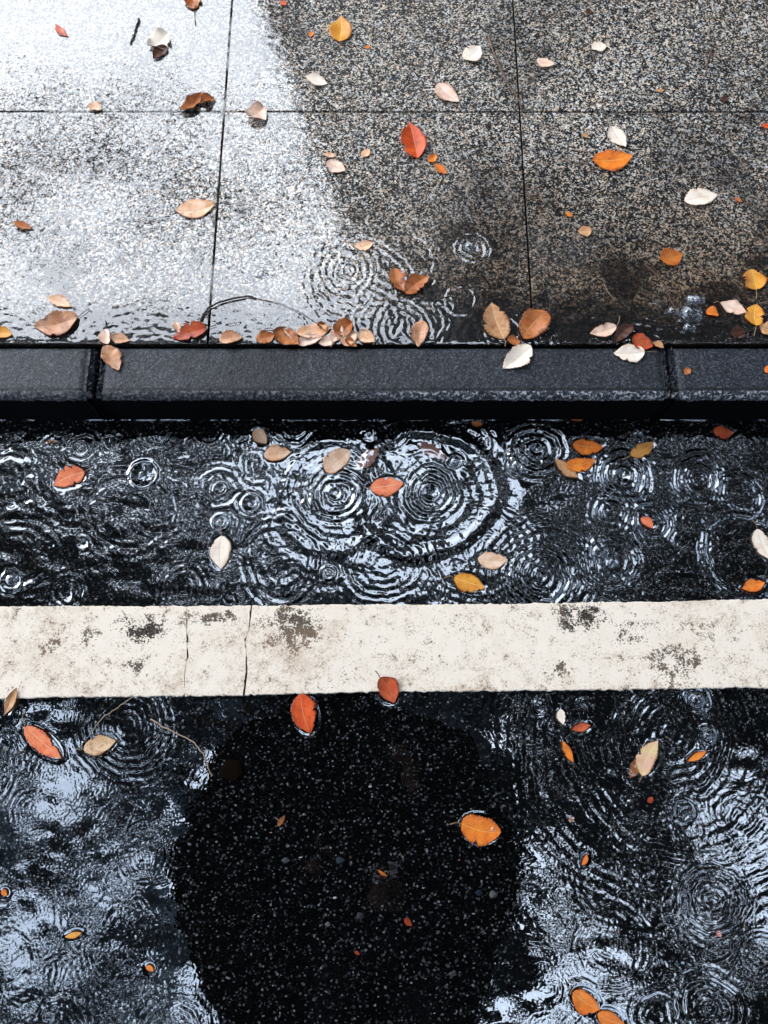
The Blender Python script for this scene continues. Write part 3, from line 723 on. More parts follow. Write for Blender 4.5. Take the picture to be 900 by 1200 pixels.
edgen = smooth_noise(pnx, 64, PX, .03, .12, seed=8)[0]; edgen /= np.std(edgen)
PH -= .0012 * np.exp(-(PGY - py0)[:, None] / (.004 + .0015 * edgen[None, :].clip(-1.5, 1.5)))
PH *= np.minimum(sst(PGX, px0, px0 + .04), sst(-PGX, -px1, -px1 + .04))[None, :] * sst(-PGY, -py1, -py1 + .04)[:, None]
exl = px0 - np.geomspace(.004, 9, 24)[::-1]; exr = PGX[-1] + np.geomspace(.004, 9, 24); eyh = PGY[-1] + np.geomspace(.004, 3.0, 20)
xs = np.concatenate([exl, PGX, exr]); ys = np.concatenate([PGY, eyh])
Z = np.full((len(ys), len(xs)), K + .0012); Z[:pny, len(exl):len(exl) + pnx] += PH
grid_mesh('rain_film', xs, ys, Z, M_FILM)

# ---------------------------------------------------------------- leaf materials
def mat_leaf(name, c1, c2, c3, vein, rough=.24, spots=.5):
    m = NT('leaf_' + name)
    uv = m.n('ShaderNodeUVMap').outputs[0]
    s = m.n('ShaderNodeSeparateXYZ', {0: uv}).outputs
    oi = m.n('ShaderNodeObjectInfo').outputs['Random']
    off = m.n('ShaderNodeCombineXYZ', {0: m.math('MULTIPLY', oi, 37.0), 1: m.math('MULTIPLY', oi, 11.0), 2: 0.0}).outputs[0]
    vec = m.n('ShaderNodeVectorMath', {0: m.co(), 1: off}).outputs[0]
    f = m.noise(75, 6, .68, vec=vec); f2 = m.noise(320, 4, .65, vec=vec); f3 = m.noise(45, 3, .5, vec=vec)
    c = m.mix(m.step(f3, .35, .65), c1, c2)
    t = m.math('ABSOLUTE', m.math('SUBTRACT', s[1], .5))
    rimk = m.step(m.math('ADD', t, m.math('MULTIPLY_ADD', f, .3, -.15)), .34, .5)
    c = m.mix(m.math('MULTIPLY', rimk, .6), c, c3)
    c = m.mix(m.math('MULTIPLY', m.step(m.noise(38, 4, .6, vec=vec, off=(3, 3, 3)), .52, .66), .35 + .3 * spots), c, c3)
    sp = m.step(m.math('ADD', m.math('MULTIPLY', f, .6), m.math('MULTIPLY', f2, .4)), .52, .60)
    c = m.mix(m.math('MULTIPLY', sp, spots), c, c3)
    # side veins run slantwise from the midrib
    q = m.math('SUBTRACT', s[0], m.math('MULTIPLY', t, .55))
    wv = m.math('ABSOLUTE', m.math('SUBTRACT', m.math('FRACT', m.math('MULTIPLY', q, 8.0)), .5))
    side = m.math('MULTIPLY', m.step(wv, .09, .03), .32)
    mid = m.step(t, .030, .012)
    vk = m.math('MAXIMUM', side, m.math('MULTIPLY', mid, .75))
    c = m.mix(vk, c, vein)
    hgt = m.math('ADD', m.math('MULTIPLY', vk, -.8), m.math('MULTIPLY', f2, .5))
    nb = m.bump(hgt, .45, .0012)
    return m.out(m.bsdf(c, rough, nb, spec=.32))
LM = {
 'cream': mat_leaf('cream', (.88, .78, .66), (.82, .72, .60), (.62, .40, .24), (.66, .50, .36), spots=.12),
 'pinkish': mat_leaf('pinkish', (.84, .64, .52), (.80, .54, .40), (.42, .18, .09), (.60, .36, .25), spots=.25),
 'peach': mat_leaf('peach', (.82, .46, .25), (.85, .60, .42), (.42, .14, .05), (.60, .33, .18), spots=.35),
 'palepeach': mat_leaf('palepeach', (.74, .50, .34), (.78, .60, .45), (.55, .24, .10), (.62, .38, .24), spots=.3),
 'salmon': mat_leaf('salmon', (.80, .25, .11), (.70, .16, .06), (.42, .08, .04), (.78, .40, .28), spots=.3),
 'salmondark': mat_leaf('salmondark', (.40, .18, .12), (.30, .12, .08), (.18, .05, .03), (.42, .22, .15), spots=.5),
 'tan': mat_leaf('tan', (.48, .24, .10), (.56, .31, .15), (.22, .07, .03), (.64, .42, .26)),
 'tanmottle': mat_leaf('tanmottle', (.66, .46, .28), (.58, .36, .18), (.30, .12, .05), (.60, .42, .28), spots=.7),
 'tanbrown': mat_leaf('tanbrown', (.56, .25, .12), (.64, .36, .21), (.16, .05, .03), (.55, .34, .24), spots=.55),
 'orange': mat_leaf('orange', (.78, .23, .03), (.68, .16, .02), (.32, .06, .015), (.72, .32, .08), spots=.3),
 'orangebrown': mat_leaf('orangebrown', (.48, .15, .03), (.40, .11, .02), (.20, .05, .012), (.45, .18, .05), spots=.35),
 'redorange': mat_leaf('redorange', (.66, .10, .02), (.52, .06, .014), (.18, .03, .012), (.60, .20, .09), spots=.4, rough=.28),
 'redbrown': mat_leaf('redbrown', (.44, .06, .02), (.50, .10, .03), (.10, .022, .012), (.42, .13, .06), spots=.5, rough=.28),
 'brown': mat_leaf('brown', (.42, .12, .03), (.50, .18, .055), (.08, .024, .012), (.42, .2, .1), spots=.55, rough=.26),
 'darkbrown': mat_leaf('darkbrown', (.06, .022, .012), (.10, .035, .018), (.02, .01, .008), (.12, .05, .03), spots=.5, rough=.3),
 'yellow': mat_leaf('yellow', (.70, .33, .045), (.64, .25, .03), (.42, .12, .02), (.76, .48, .15), spots=.35),
 'yellowbrown': mat_leaf('yellowbrown', (.52, .25, .06), (.44, .18, .04), (.2, .07, .02), (.55, .34, .14), spots=.45),
 'yellowpink': mat_leaf('yellowpink', (.72, .52, .26), (.72, .42, .30), (.50, .26, .10), (.74, .56, .36), spots=.25),
}
M_STEM = plain('stalk', (.20, .12, .06), .5); M_STEMD = plain('dark_stalk', (.05, .028, .018), .45)
M_TWIG = plain('twig_bark', (.028, .018, .013), .5, scale=60); M_TWIGT = plain('pale_twig', (.34, .24, .15), .5, scale=60); M_TWIGB = plain('brown_twig', (.10, .045, .025), .5, scale=60)

def leaf_blade(L, idx):
    (b, t, wpx, col, shape, place, curl, fold, stem, label) = L
    z = ZP[place]
    g = random.Random(idx * 13 + 2)
    B = at(*b, z); T = at(*t, z); D = T - B; ln = D.length; d = D.normalized(); s_ = Vector((-d.y, d.x, 0))
    du, dv = t[0] - b[0], t[1] - b[1]; n_ = math.hypot(du, dv); mu, mv = (b[0] + t[0]) / 2, (b[1] + t[1]) / 2
    wid = (at(mu - dv / n_ * wpx / 2, mv + du / n_ * wpx / 2, z) - at(mu + dv / n_ * wpx / 2, mv - du / n_ * wpx / 2, z)).length * 1.05
    big = ln > .02
    ns = 26 if big else 10; nt = 6 if big else 3
    pw = {'ovate': (.82, .78), 'lance': (1.0, .95), 'round': (.86, .55)}[shape]
    bend = g.uniform(-.09, .09) * ln; curl = curl * 1.5 + .04; fold = fold * 1.25
    ph = [g.uniform(0, 6.28) for _ in range(6)]
    wav = g.uniform(.6, 1.4)
    asym = g.uniform(-.12, .12)
    notch = [(g.uniform(.2, .85), g.choice([-1, 1]), g.uniform(.15, .45)) for _ in range(g.choice([0, 1, 1, 2, 3]) if big else 0)]
    vs, fs, uvs = [], [], []
    hmax = ln * .5
    for i in range(ns + 1):
        s = i / ns
        prof = math.sin(PI * min(1, max(0, s)) ** pw[0]) ** pw[1]
        if s > .8: prof *= 1 - .25 * ((s - .8) / .2) ** 1.2
        for j in range(-nt, nt + 1):
            q = j / nt
            hw = wid / 2 * prof * (1 + asym * (1 if q > 0 else -1))
            if abs(q) == 1:
                hw *= 1 + (.055 * (1 if i % 2 else -1) if big and shape != 'lance' else .015 * math.sin(9 * s + ph[0])) + .05 * math.sin(3.3 * s * PI + ph[1] + q * 2) + .03 * math.sin(8.5 * s * PI + ph[5] + q * 3)
            for (ns_, sd, dp) in notch:
                if sd * q > 0: hw *= 1 - dp * math.exp(-((s - ns_) / .035) ** 2) * (abs(q) ** 2)
            p = B + d * (ln * s) + s_ * (q * hw + bend * math.sin(PI * s))
            lift = fold * abs(q) ** 1.3 * hw * (.75 + .35 * math.sin(3 * s + ph[2] + (2 if q > 0 else 0)))
            cl = curl * ln * (.25 * (2 * s - 1) ** 2 + .12 * math.sin(2.5 * PI * s * wav + ph[3]) * abs(q)) * (.7 if q > 0 else 1)
            cor = curl * wid * .20 * math.sin(8 * s * wav + ph[4]) * q * q
            hz = lift + abs(cl) * .8 + cor * .8
            p.z = hz
            vs.append(p); uvs.append((s, (q + 1) / 2))
    lim = .4 * wid + .005
    zmin = min(v.z for v in vs)
    for v in vs:
        v.z = z + min(v.z - zmin, lim) * (.35 if place in 'WS' else .9)
        if place == 'S': v.z = min(v.z, -.0012)
    C_ = 2 * nt + 1
    for i in range(ns):
        for j in range(2 * nt): fs.append((i * C_ + j, i * C_ + j + 1, (i + 1) * C_ + j + 1, (i + 1) * C_ + j))
    return vs, fs, uvs, (B + T) / 2

def build_leaf(L, idx):
    (b, t, wpx, col, shape, place, curl, fold, stem, label) = L
    vs, fs, uvs, c = leaf_blade(L, idx)
    c.z = ZP[place]
    ln = math.hypot(t[0] - b[0], t[1] - b[1])
    rr_ = random.Random(idx * 5 + 1)
    if not stem and ln > 26 and place in 'PKW' and rr_.random() < .6 and b[1] > 20 and b[0] < 890:
        dx, dy = (b[0] - t[0]) / ln, (b[1] - t[1]) / ln; q_ = rr_.uniform(-.5, .5); l_ = ln * rr_.uniform(.14, .34)
        stem = [b, (b[0] + dx * l_ * .5, b[1] + dy * l_ * .5), (b[0] + (dx - dy * q_) * l_, b[1] + (dy + dx * q_) * l_)]
    name = 'fallen_leaf'
    vs = [v - c for v in vs]
    me = bpy.data.meshes.new('leaf_blade'); me.from_pydata([tuple(v) for v in vs], [], fs); me.update()
    ul = me.uv_layers.new(name='UVMap')
    for lp in me.loops: ul.data[lp.index].uv = uvs[lp.vertex_index]
    if stem:
        root = empty(name, c); o = link('blade', me, LM[col], root)
    else:
        root = o = link(name, me, LM[col]); o.location = c
    md = o.modifiers.new('thickness', 'SOLIDIFY'); md.thickness = .00035; md.offset = 0
    if stem:
        z = ZP[place]
        pts = []
        for k, (u, v) in enumerate(stem):
            zz = z + .0012 + (.002 if 0 < k < len(stem) - 1 else .0006)
            pts.append(at(u, v, z) - c + Vector((0, 0, zz - z)))
        P = []
        for k in range(len(pts) - 1):
            for q in range(4): P.append(pts[k].lerp(pts[k + 1], q / 4))
        P.append(pts[-1]); sv, sf = [], []
        tube(sv, sf, P, [.0007 + .0003 * (k / len(P)) for k in range(len(P))], 6)
        dark = col in ('brown', 'darkbrown', 'tanbrown', 'redbrown') or place == 'P' and b[0] < 300
        pydata('stalk', sv, sf, M_STEMD if dark else M_STEM, root)
    grp = 'fallen leaves on the wet slabs' if place == 'P' else 'fallen leaves on the kerb' if place == 'K' else 'fallen leaves on the white line' if place == 'L' else 'leaves in the water'
    tag(root, label, 'leaf', grp)
for i, L in enumerate(LV): build_leaf(L, i)

# ---------------------------------------------------------------- twigs
def twig(px, z, r0, r1, mat, label, kink=1.5, arch=0.0, forks=()):
    g = random.Random(len(px) * 7 + int(px[0][0]))
    pts = []
    n = len(px)
    for i in range(n - 1):
        for k in range(5):
            f = k / 5; u = px[i][0] * (1 - f) + px[i + 1][0] * f; v = px[i][1] * (1 - f) + px[i + 1][1] * f
            s = (i + f) / (n - 1)
            pts.append(at(u + g.gauss(0, kink * .25), v + g.gauss(0, kink * .25), z) + Vector((0, 0, r0 + arch * math.sin(PI * s))))
    pts.append(at(*px[-1], z) + Vector((0, 0, r1)))
    c = sum(pts, Vector()) / len(pts); c.z = z
    vs, fs = [], []
    rad = [(r0 + (r1 - r0) * i / (len(pts) - 1)) * g.uniform(.85, 1.2) for i in range(len(pts))]
    tube(vs, fs, [p - c for p in pts], rad, 7)
    for (i, du, dv) in forks:
        a = pts[i]; bpt = a + (at(450 + du, 500 + dv, z) - at(450, 500, z))
        tube(vs, fs, [a - c, a.lerp(bpt, .5) - c + Vector((0, 0, .001)), bpt - c], [rad[i] * .7, rad[i] * .5, rad[i] * .3], 6)
    o = pydata('twig', vs, fs, mat); o.location = c
    return tag(o, label, 'twig', 'fallen twigs')
twig([(163, 24), (160, 34), (157, 44), (153, 52)], K + .0012, .0026, .0016, M_TWIG, 'short thick black twig beside the cream leaf at top left', 1, forks=((9, -3, 3),))
twig([(233, 382), (238, 372), (245, 362), (262, 354), (290, 348), (300, 350)], K + .0012, .0024, .0015, M_TWIG, 'black arched twig rising from the dark red leaf', 1, .003)
twig([(300, 350), (330, 357), (352, 367), (372, 379)], K + .0012, .0007, .0005, M_TWIGB, 'thin brown stalk running down to the leaf pile', 1, .002)
twig([(572, 42), (577, 60), (586, 82), (597, 104), (606, 116), (612, 130)], K + .0012, .0023, .0013, M_TWIGB, 'long brown twig crossing near the right slab joint at the top', 1.5, .003)
twig([(613, 134), (630, 144), (645, 154), (660, 162)], K + .0012, .0007, .0005, M_TWIGT, 'fine pale twig just below the joint crossing at right', 1)
twig([(834, 57), (831, 66), (828, 76), (828, 88)], K + .0012, .0018, .001, M_TWIGB, 'short reddish twig in the top right slab', 1.5, forks=((4, 5, -4),))
twig([(757, 312), (769, 322), (778, 335), (786, 352), (793, 366)], K + .0012, .0013, .0008, M_TWIGB, 'thin brown twig right of centre above the kerb on the right slab', 1)
twig([(222, 134), (217, 143), (208, 153)], K + .0012, .0006, .0004, M_TWIG, 'hair thin black stalk under the folded brown leaf', .6)
twig([(708, 333), (712, 342), (719, 350)], K + .0012, .0006, .0004, M_TWIGT, 'short white curved fibre on the brown part of the right slab', .6)
twig([(155, 817), (138, 829), (122, 840), (113, 850), (108, 858)], .001, .0008, .0006, M_TWIGT, 'short tan twig touching the lower edge of the white line', 1.2)
twig([(177, 843), (200, 856), (228, 870), (240, 886), (244, 900), (248, 910)], .001, .0011, .0007, M_TWIGT, 'long bent tan twig at the edge of the black reflection', 1.6, forks=((14, 4, -4),))

# ---------------------------------------------------------------- bubbles (thin domes on the water)
M_BUB = mat_water('bubble_skin', 1.9, (.97, .98, 1))
def bubble(u, v, rpx, label, z=0.0, drops=0, cat='bubble'):
    c = at(u, v, z); r = rpx * (at(u + 1, v, z) - c).length
    g = random.Random(int(u))
    vs, fs = [], []
    def dome(cx, cy, r):
        b = len(vs); n = 20; mrow = 7
        for i in range(mrow):
            t = (PI / 2) * i / mrow
            for k in range(n): vs.append((cx + r * math.cos(t) * math.cos(2 * PI * k / n), cy + r * math.cos(t) * math.sin(2 * PI * k / n), r * .8 * math.sin(t) - .0002))
        vs.append((cx, cy, r * .8)); tp = len(vs) - 1
        for i in range(mrow - 1):
            for k in range(n): fs.append((b + i * n + k, b + i * n + (k + 1) % n, b + (i + 1) * n + (k + 1) % n, b + (i + 1) * n + k))
        for k in range(n): fs.append((b + (mrow - 1) * n + k, b + (mrow - 1) * n + (k + 1) % n, tp))
    dome(0, 0, r)
    for k in range(drops):
        a = g.uniform(0, 6.28); q = r * g.uniform(1.1, 1.7); dome(q * math.cos(a), q * math.sin(a), r * g.uniform(.25, .6))
    o = pydata('bubble', vs, fs, M_BUB); o.location = (c.x, c.y, z + .0003)
    tag(o, label, cat, 'rain bubbles')
bubble(168, 556, 7, 'clear bubble in the black crater at the left of the gutter')
bubble(259, 613, 8, 'small bubble at the stalk of the cream floating leaf', drops=1)
bubble(191, 513, 6, 'tiny bubble close under the kerb at left')
bubble(605, 546, 8, 'bubble right of the big ripples beside the torn leaf pair')
bubble(533, 541, 7, 'bubble inside the right big ripple')
bubble(702, 647, 12, 'largest bubble, in the dark gutter water right of centre', drops=2)
bubble(748, 507, 6, 'tiny bubble in the kerb shade above the golden brown leaf')
bubble(817, 820, 9, 'bubble on the lower edge of the white line at right')
bubble(829, 862, 6, 'small bubble above the orange crescent leaf')
bubble(14, 679, 7, 'bubble at the left edge just above the white line')
bubble(307, 322, 5, 'tiny bubble on the white wet slab', z=K + .0012)
bubble(810, 368, 13, 'cluster of white bubbles splashing on the slab near the right kerb', z=K + .0012, drops=5)
bubble(552, 290, 9, 'ringed bubble on the dark middle slab', z=K + .0012)
bubble(716, 489 + 905 - 489 - 0 + 0, 5, 'tiny bubble below the small white leaf')
bubble(578, 972, 4, 'tiny bubble at the right tip of the large orange leaf')

# ---------------------------------------------------------------- grit lying on the asphalt
def grit():
    g = random.Random(17); vs, fs = [], []
    me = bpy.data.meshes.new('grit'); cols = []
    for i in range(2900):
        x = g.uniform(-.8, .8); y = g.uniform(-.5, .30 if g.random() < .9 else YF - .02)
        r = g.choice([.0007, .001, .0013, .0017]) if g.random() < .965 else g.uniform(.0022, .0038)
        b = len(vs); a0 = g.uniform(0, 6.28); el = g.uniform(.28, .85)
        n = 6
        pts = [(r * g.uniform(.7, 1.1) * math.cos(a0 + 2 * PI * k / n), r * el * g.uniform(.7, 1.1) * math.sin(a0 + 2 * PI * k / n)) for k in range(n)]
        for (px_, py_) in pts: vs.append((x + px_, y + py_, ROAD_Z))
        for (px_, py_) in pts: vs.append((x + px_ * .7, y + py_ * .7, ROAD_Z + r * .7))
        for k in range(n): fs.append((b + k, b + (k + 1) % n, b + n + (k + 1) % n, b + n + k))
        fs.append(tuple(b + n + k for k in range(n)))
        t = g.random(); l = g.choice([.05, .08, .14, .24, .42, .75])
        c = (l, l * .96, l * .92) if t < .6 else (l * .7, l * .9, l * 1.15) if t < .8 else (l * 1.2, l * .6, l * .35)
        cols += [c] * (n + 1)
    me.from_pydata(vs, [], fs); me.update()
    at_ = me.attributes.new('tone', 'FLOAT_COLOR', 'FACE')
    at_.data.foreach_set('color', np.array([(*c, 1) for c in cols], np.float32).ravel())
    m = NT('grit'); c = m.n('ShaderNodeAttribute', attribute_name='tone').outputs['Color']
    c = m.mix(m.noise(900, 2), c, m.mix(1.0, c, (.6, .6, .6), 'MULTIPLY'))
    o = link('grit', me, m.out(m.bsdf(c, .7)), smooth=False)
    tag(o, 'pale and brown grit scattered on the black asphalt under the water', 'grit', kind='stuff')
grit()
def pebble(u, v, wpx, hpx, col, label):
    g = random.Random(int(u)); c = at(u, v, ROAD_Z); s = (at(u + 1, v, ROAD_Z) - c).length
    bm = bmesh.new(); bmesh.ops.create_icosphere(bm, subdivisions=3, radius=1)
    for q in bm.verts:
        k = 1 + .18 * math.sin(3.1 * q.co.x + u) * math.cos(4 * q.co.y + 1 + v) + .09 * math.sin(9 * q.co.x + 2 + u) * math.sin(8 * q.co.y + u) + g.gauss(0, .04)
        q.co = Vector((q.co.x * wpx * s / 2 * k, q.co.y * hpx * s / 2 * k, q.co.z * .0028 * k))
    me = bpy.data.meshes.new('pebble'); bm.to_mesh(me); bm.free()
    o = link('pebble', me, plain('pebble_' + str(int(u)), tuple(x * .5 for x in col), .9, .8, 500, spec=0.0)); o.location = c + Vector((0, 0, .001))
    tag(o, label, 'pebble', 'pebbles on the asphalt')
pebble(271, 902, 27, 25, (.022, .014, .009), 'flat round brown stone sunk in the asphalt near the bent tan twig')
pebble(399, 1008, 11, 7, (.10, .12, .14), 'grey blue chip of stone in the middle of the black asphalt')
pebble(35 + 300, 1008, 9, 6, (.2, .2, .2), 'pale grey stone chip left of the grey blue one')
pebble(422, 1073, 9, 8, (.13, .13, .13), 'grey stone chip left of the tiny red scrap')
pebble(578, 1048, 9, 8, (.30, .29, .27), 'whitish stone under the large orange leaf at the reflection edge')
pebble(384, 1083, 6, 5, (.4, .38, .35), 'small white stone left of the grey stone chip')
pebble(561, 1046, 8, 6, (.06, .09, .12), 'dull blue stone beside the whitish one')
pebble(530, 1141, 9, 5, (.2, .19, .18), 'thin grey stone low on the black asphalt')
pebble(7, 877, 6, 6, (.55, .5, .42), 'small yellowish stone at the left edge in the blue water')

# ---------------------------------------------------------------- what the water mirrors: trees, houses, the photographer
M_BARK = plain('bark', (.05, .04, .032), .85, .4, 14)
def mat_foliage(name, a, b):
    m = NT(name); oi = m.noise(2.5, 3); c = m.mix(oi, a, b)
    return m.out(m.bsdf(c, .6, spec=.2))
M_FOL = mat_foliage('foliage_dark', (.035, .048, .055), (.065, .08, .085))
def mat_thin_foliage():
    m = NT('foliage_thin_skytint'); c = m.mix(m.noise(2.5, 3), (.09, .125, .155), (.17, .205, .235))  # bluish sky tone put into the leaf colour for the mirror image
    d = m.n('ShaderNodeBsdfDiffuse', {'Color': c}).outputs[0]; t = m.n('ShaderNodeBsdfTranslucent', {'Color': c}).outputs[0]
    return m.out(m.n('ShaderNodeMixShader', {0: .6, 1: d, 2: t}).outputs[0])
M_FOL2 = mat_thin_foliage()
def tree(px, py, hgt, clumps, label, seed, fol):
    """clumps: (x, y, z, radius, leaf count)"""
    g = random.Random(seed)
    root = empty('street_tree', (px, py, K - .01)); base = Vector((px, py, K - .01))
    vs, fs = [], []
    P = [Vector((0, 0, -.1)), Vector((.02, .0, .6)), Vector((-.03, .03, 1.6)), Vector((0, .05, hgt * .45)), Vector((.03, 0, hgt * .7)), Vector((0, 0, hgt))]
    tube(vs, fs, P, [.21, .16, .14, .12, .08, .03], 12)
    ends = []
    for ci, (x, y, z, r, n) in enumerate(clumps):
        e = Vector((x, y, z)) - base
        if ci % 9 == 0: s = P[3].lerp(P[4], g.random())
        else:
            near = min(ends, key=lambda q: (q - e).length); s = near
        ends.append(e)
        if ci % 9: tube(vs, fs, [s, s.lerp(e, .5) + Vector((0, 0, .08)), e], [.016, .012, .006], 5); continue
        m1 = s.lerp(e, .35) + Vector((g.uniform(-.2, .2), g.uniform(-.2, .2), .35)); m2 = s.lerp(e, .7) + Vector((g.uniform(-.2, .2), g.uniform(-.2, .2), .15))
        tube(vs, fs, [s, m1, m2, e], [.06, .045, .03, .014], 7)
        for k in range(3):
            d = Vector((g.gauss(0, 1), g.gauss(0, 1), g.gauss(0, .5))).normalized() * r * .9
            tube(vs, fs, [m2.lerp(e, g.random()), e + d * .5, e + d], [.014, .009, .004], 5)
    pydata('trunk', vs, fs, M_BARK, root)
    vs, fs = [], []
    for (x, y, z, r, n) in clumps:
        e = Vector((x, y, z)) - base
        sub = [e + Vector((g.gauss(0, .5), g.gauss(0, .5), g.gauss(0, .25))) * r for _ in range(max(3, int(n / 10)))]
        for k in range(n):
            c = g.choice(sub) + Vector((g.gauss(0, .22), g.gauss(0, .22), g.gauss(0, .14))) * r
            L_ = g.uniform(.09, .17); a = g.uniform(0, 6.28); d = Vector((math.cos(a), math.sin(a), g.uniform(-.5, .3))).normalized()
            q = d.cross(Vector((g.uniform(-.5, .5), g.uniform(-.5, .5), 1))).normalized()
            b = len(vs)
            vs += [c, c + d * L_ * .45 + q * L_ * .36, c + d * L_, c + d * L_ * .45 - q * L_ * .36]
            fs.append((b, b + 1, b + 2, b + 3))
    pydata('crown', vs, fs, fol, root)
    tag(root, label, 'tree', 'street trees along the kerb')
def sky_at(u, v, z, plane=0.0):
    """the point at height z whose mirror image in the plane shows at pixel u, v"""
    p = at(u, v, plane); k = (z + H - 2 * plane) / (H - plane)
    return p.x * k, p.y * k
cl1, cl2 = [], []
g = random.Random(12)
# open gaps in the leaf cover, given by where their mirror image lies: u, v, half width, half height
GAPS = ((470, 580, 108, 60), (400, 520, 80, 34), (75, 915, 60, 28), (185, 1000, 38, 60), (15, 1120, 55, 46), (180, 1170, 120, 38), (130, 1050, 30, 22), (60, 850, 26, 16), (640, 1220, 95, 52), (660, 1100, 52, 40), (895, 1020, 46, 100), (628, 1010, 26, 95), (608, 890, 10, 16),
        (790, 960, 60, 20), (730, 1130, 25, 25), (100, 1075, 40, 25), (260, 905, 30, 40), (845, 1190, 40, 25), (120, 560, 50, 26), (230, 640, 40, 20), (870, 640, 30, 20), (5, 960, 30, 30))
for v in range(430, 1300, 44):
    for u in range(-240, 1180, 48):
        uu = u + g.uniform(-22, 22); vv = v + g.uniform(-20, 20)
        if 270 < uu < 540 and 880 < vv < 1150: continue
        gap = min(math.hypot((uu - a) / (c_ + 9), (vv - b_) / (d_ + 9)) for (a, b_, c_, d_) in GAPS)
        if vv < 520 and uu < 320: dens = 1.9 if vv > 448 else 0
        elif vv < 520 and uu < 500: dens = 0
        elif vv < 705: dens = 1.9 if uu < 300 else 1.9 if uu > 600 else 1.0
        elif vv < 830: dens = 2.2
        else:
            pn_ = math.sin(uu * .043 + 1.3 * math.sin(vv * .021)) + math.sin(vv * .051 + 1.7 * math.sin(uu * .017) + 1.0)
            dens = (2.6 if pn_ > -.6 else 1.0) if uu < 420 else (3.0 if pn_ > -1.0 else 1.0)
        dens *= min(1, max(0, (gap - .95) / .35)) * g.uniform(.5, 1.35)
        if dens < .12: continue
        z = g.uniform(4.8, 6.8); r = .34 * (z + H) / 7.2
        (cl1 if uu > 560 else cl2).append((*sky_at(uu, vv, z), z, r, int(62 * dens)))
tree(2.9, 1.25, 7.0, cl1, 'street tree on the pavement to the right, mirrored as dark mottling in the gutter', 4, M_FOL)
tree(-3.1, 1.2, 7.2, cl2, 'street tree on the pavement to the left, mirrored as loose dark clumps in the water', 8, M_FOL2)

M_WALL = plain('render_dark', (.045, .043, .042), .9, .2, 1.2); M_WALL2 = plain('render_grey', (.10, .095, .09), .9, .2, 1.2)
M_GLASS = plain('window_glass', (.01, .012, .015), .15, .1, 1); M_FRAME = plain('window_frame', (.10, .10, .10), .5, .1, 3); M_ROOF = plain('roof_sheet', (.05, .05, .05), .8)
def building(origin, ang, length, depth, hgt, label, wall):
    root = empty('town_house', origin, ang)
    vs, fs = [], []
    box(vs, fs, 0, length, 0, depth, -.1, hgt)
    pydata('wall', vs, fs, wall, root, smooth=False)
    vs, fs = [], []; box(vs, fs, -.25, length + .25, -.25, depth + .25, hgt + .002, hgt + .35); pydata('roof', vs, fs, M_ROOF, root, smooth=False)
    vs, fs = [], []; box(vs, fs, -.05, length + .05, -.06, -.003, -.1, .6); pydata('plinth', vs, fs, M_ROOF, root, smooth=False)
    n = int(length / 3.0); st = int((hgt - 1) / 3.1)
    for i in range(n):
        for k in range(st):
            x = (i + .5) * length / n; z = .9 + k * 3.1
            vs, fs = [], []
            for (a, b_, c, d) in ((x - .62, x - .55, z, z + 1.7), (x + .55, x + .62, z, z + 1.7), (x - .55, x + .55, z, z + .07), (x - .55, x + .55, z + 1.63, z + 1.7), (x - .03, x + .03, z + .07, z + 1.63)):
                box(vs, fs, a, b_, -.07, -.004, c, d)
            f = pydata('window', vs, fs, M_FRAME, root, smooth=False)
            vs, fs = [], []; box(vs, fs, x - .55, x + .55, -.02, -.006, z + .07, z + 1.63); pydata('pane', vs, fs, M_GLASS, f, smooth=False)
            vs, fs = [], []; box(vs, fs, x - .7, x + .7, -.14, -.004, z - .08, z - .003); pydata('sill', vs, fs, M_FRAME, f, smooth=False)
    tag(root, label, 'building', 'houses along the street')
# the roof edge of the corner house runs along the boundary of the bright reflection on the slabs
hb = 13.0; pl = K
def sk(u, v): x, y = sky_at(u, v, hb + .35 - 0, K); return Vector((x, y, 0))
e0 = sk(493, 513); e1 = sk(300, 0); dr = (e1 - e0); ang = math.atan2(dr.y, dr.x)
corner = e0 - dr.normalized() * .0
building((corner.x + .25, corner.y + .25, K - .02), ang - PI / 2, 24, 16, hb, 'dark corner house ahead whose roof edge mirrors on the right hand slabs', M_WALL)
building((9, -13, 0), PI, 30, 10, 15, 'grey house across the road behind the photographer', M_WALL2)

# photographer under a black umbrella
def skin_mesh(name, joints, edges, mat, parent, root_v, sub=2):
    me = bpy.data.meshes.new(name); me.from_pydata([j[0] for j in joints], edges, []); me.update()
    bm = bmesh.new(); bm.from_mesh(me); bm.verts.layers.skin.verify(); bm.to_mesh(me); bm.free()
    o = link(name, me, mat, parent, smooth=False)
    for i, j in enumerate(joints):
        r_ = j[1] if isinstance(j[1], tuple) else (j[1], j[1]); me.skin_vertices[0].data[i].radius = r_
        me.skin_vertices[0].data[i].use_root = (i == root_v)
    md = o.modifiers.new('skin', 'SKIN'); md.use_smooth_shade = True
    md = o.modifiers.new('sub', 'SUBSURF'); md.levels = sub; md.render_levels = sub
    return o
M_SKIN = plain('skin', (.05, .028, .02), .8, .08, spec=.05); M_COAT = plain('raincoat', (.002, .002, .003), .9, spec=0.0); M_TROU = plain('trousers', (.003, .003, .004), .9, spec=0.0)
M_BOOT = plain('rubber_boot', (.004, .004, .004), .5, spec=.1); M_UMB = plain('umbrella_cloth', (.002, .002, .003), .9, spec=0.0); M_STEEL = plain('dark_steel', (.03, .03, .03), .35); M_HAIR = plain('hair', (.01, .007, .005), .5)
person = empty('person', (0, -.66, 0)); tag(person, 'person in a dark raincoat holding a phone and a black umbrella, mirrored in the water', 'person')
def rel(p): return (p[0], p[1] + .66, p[2])
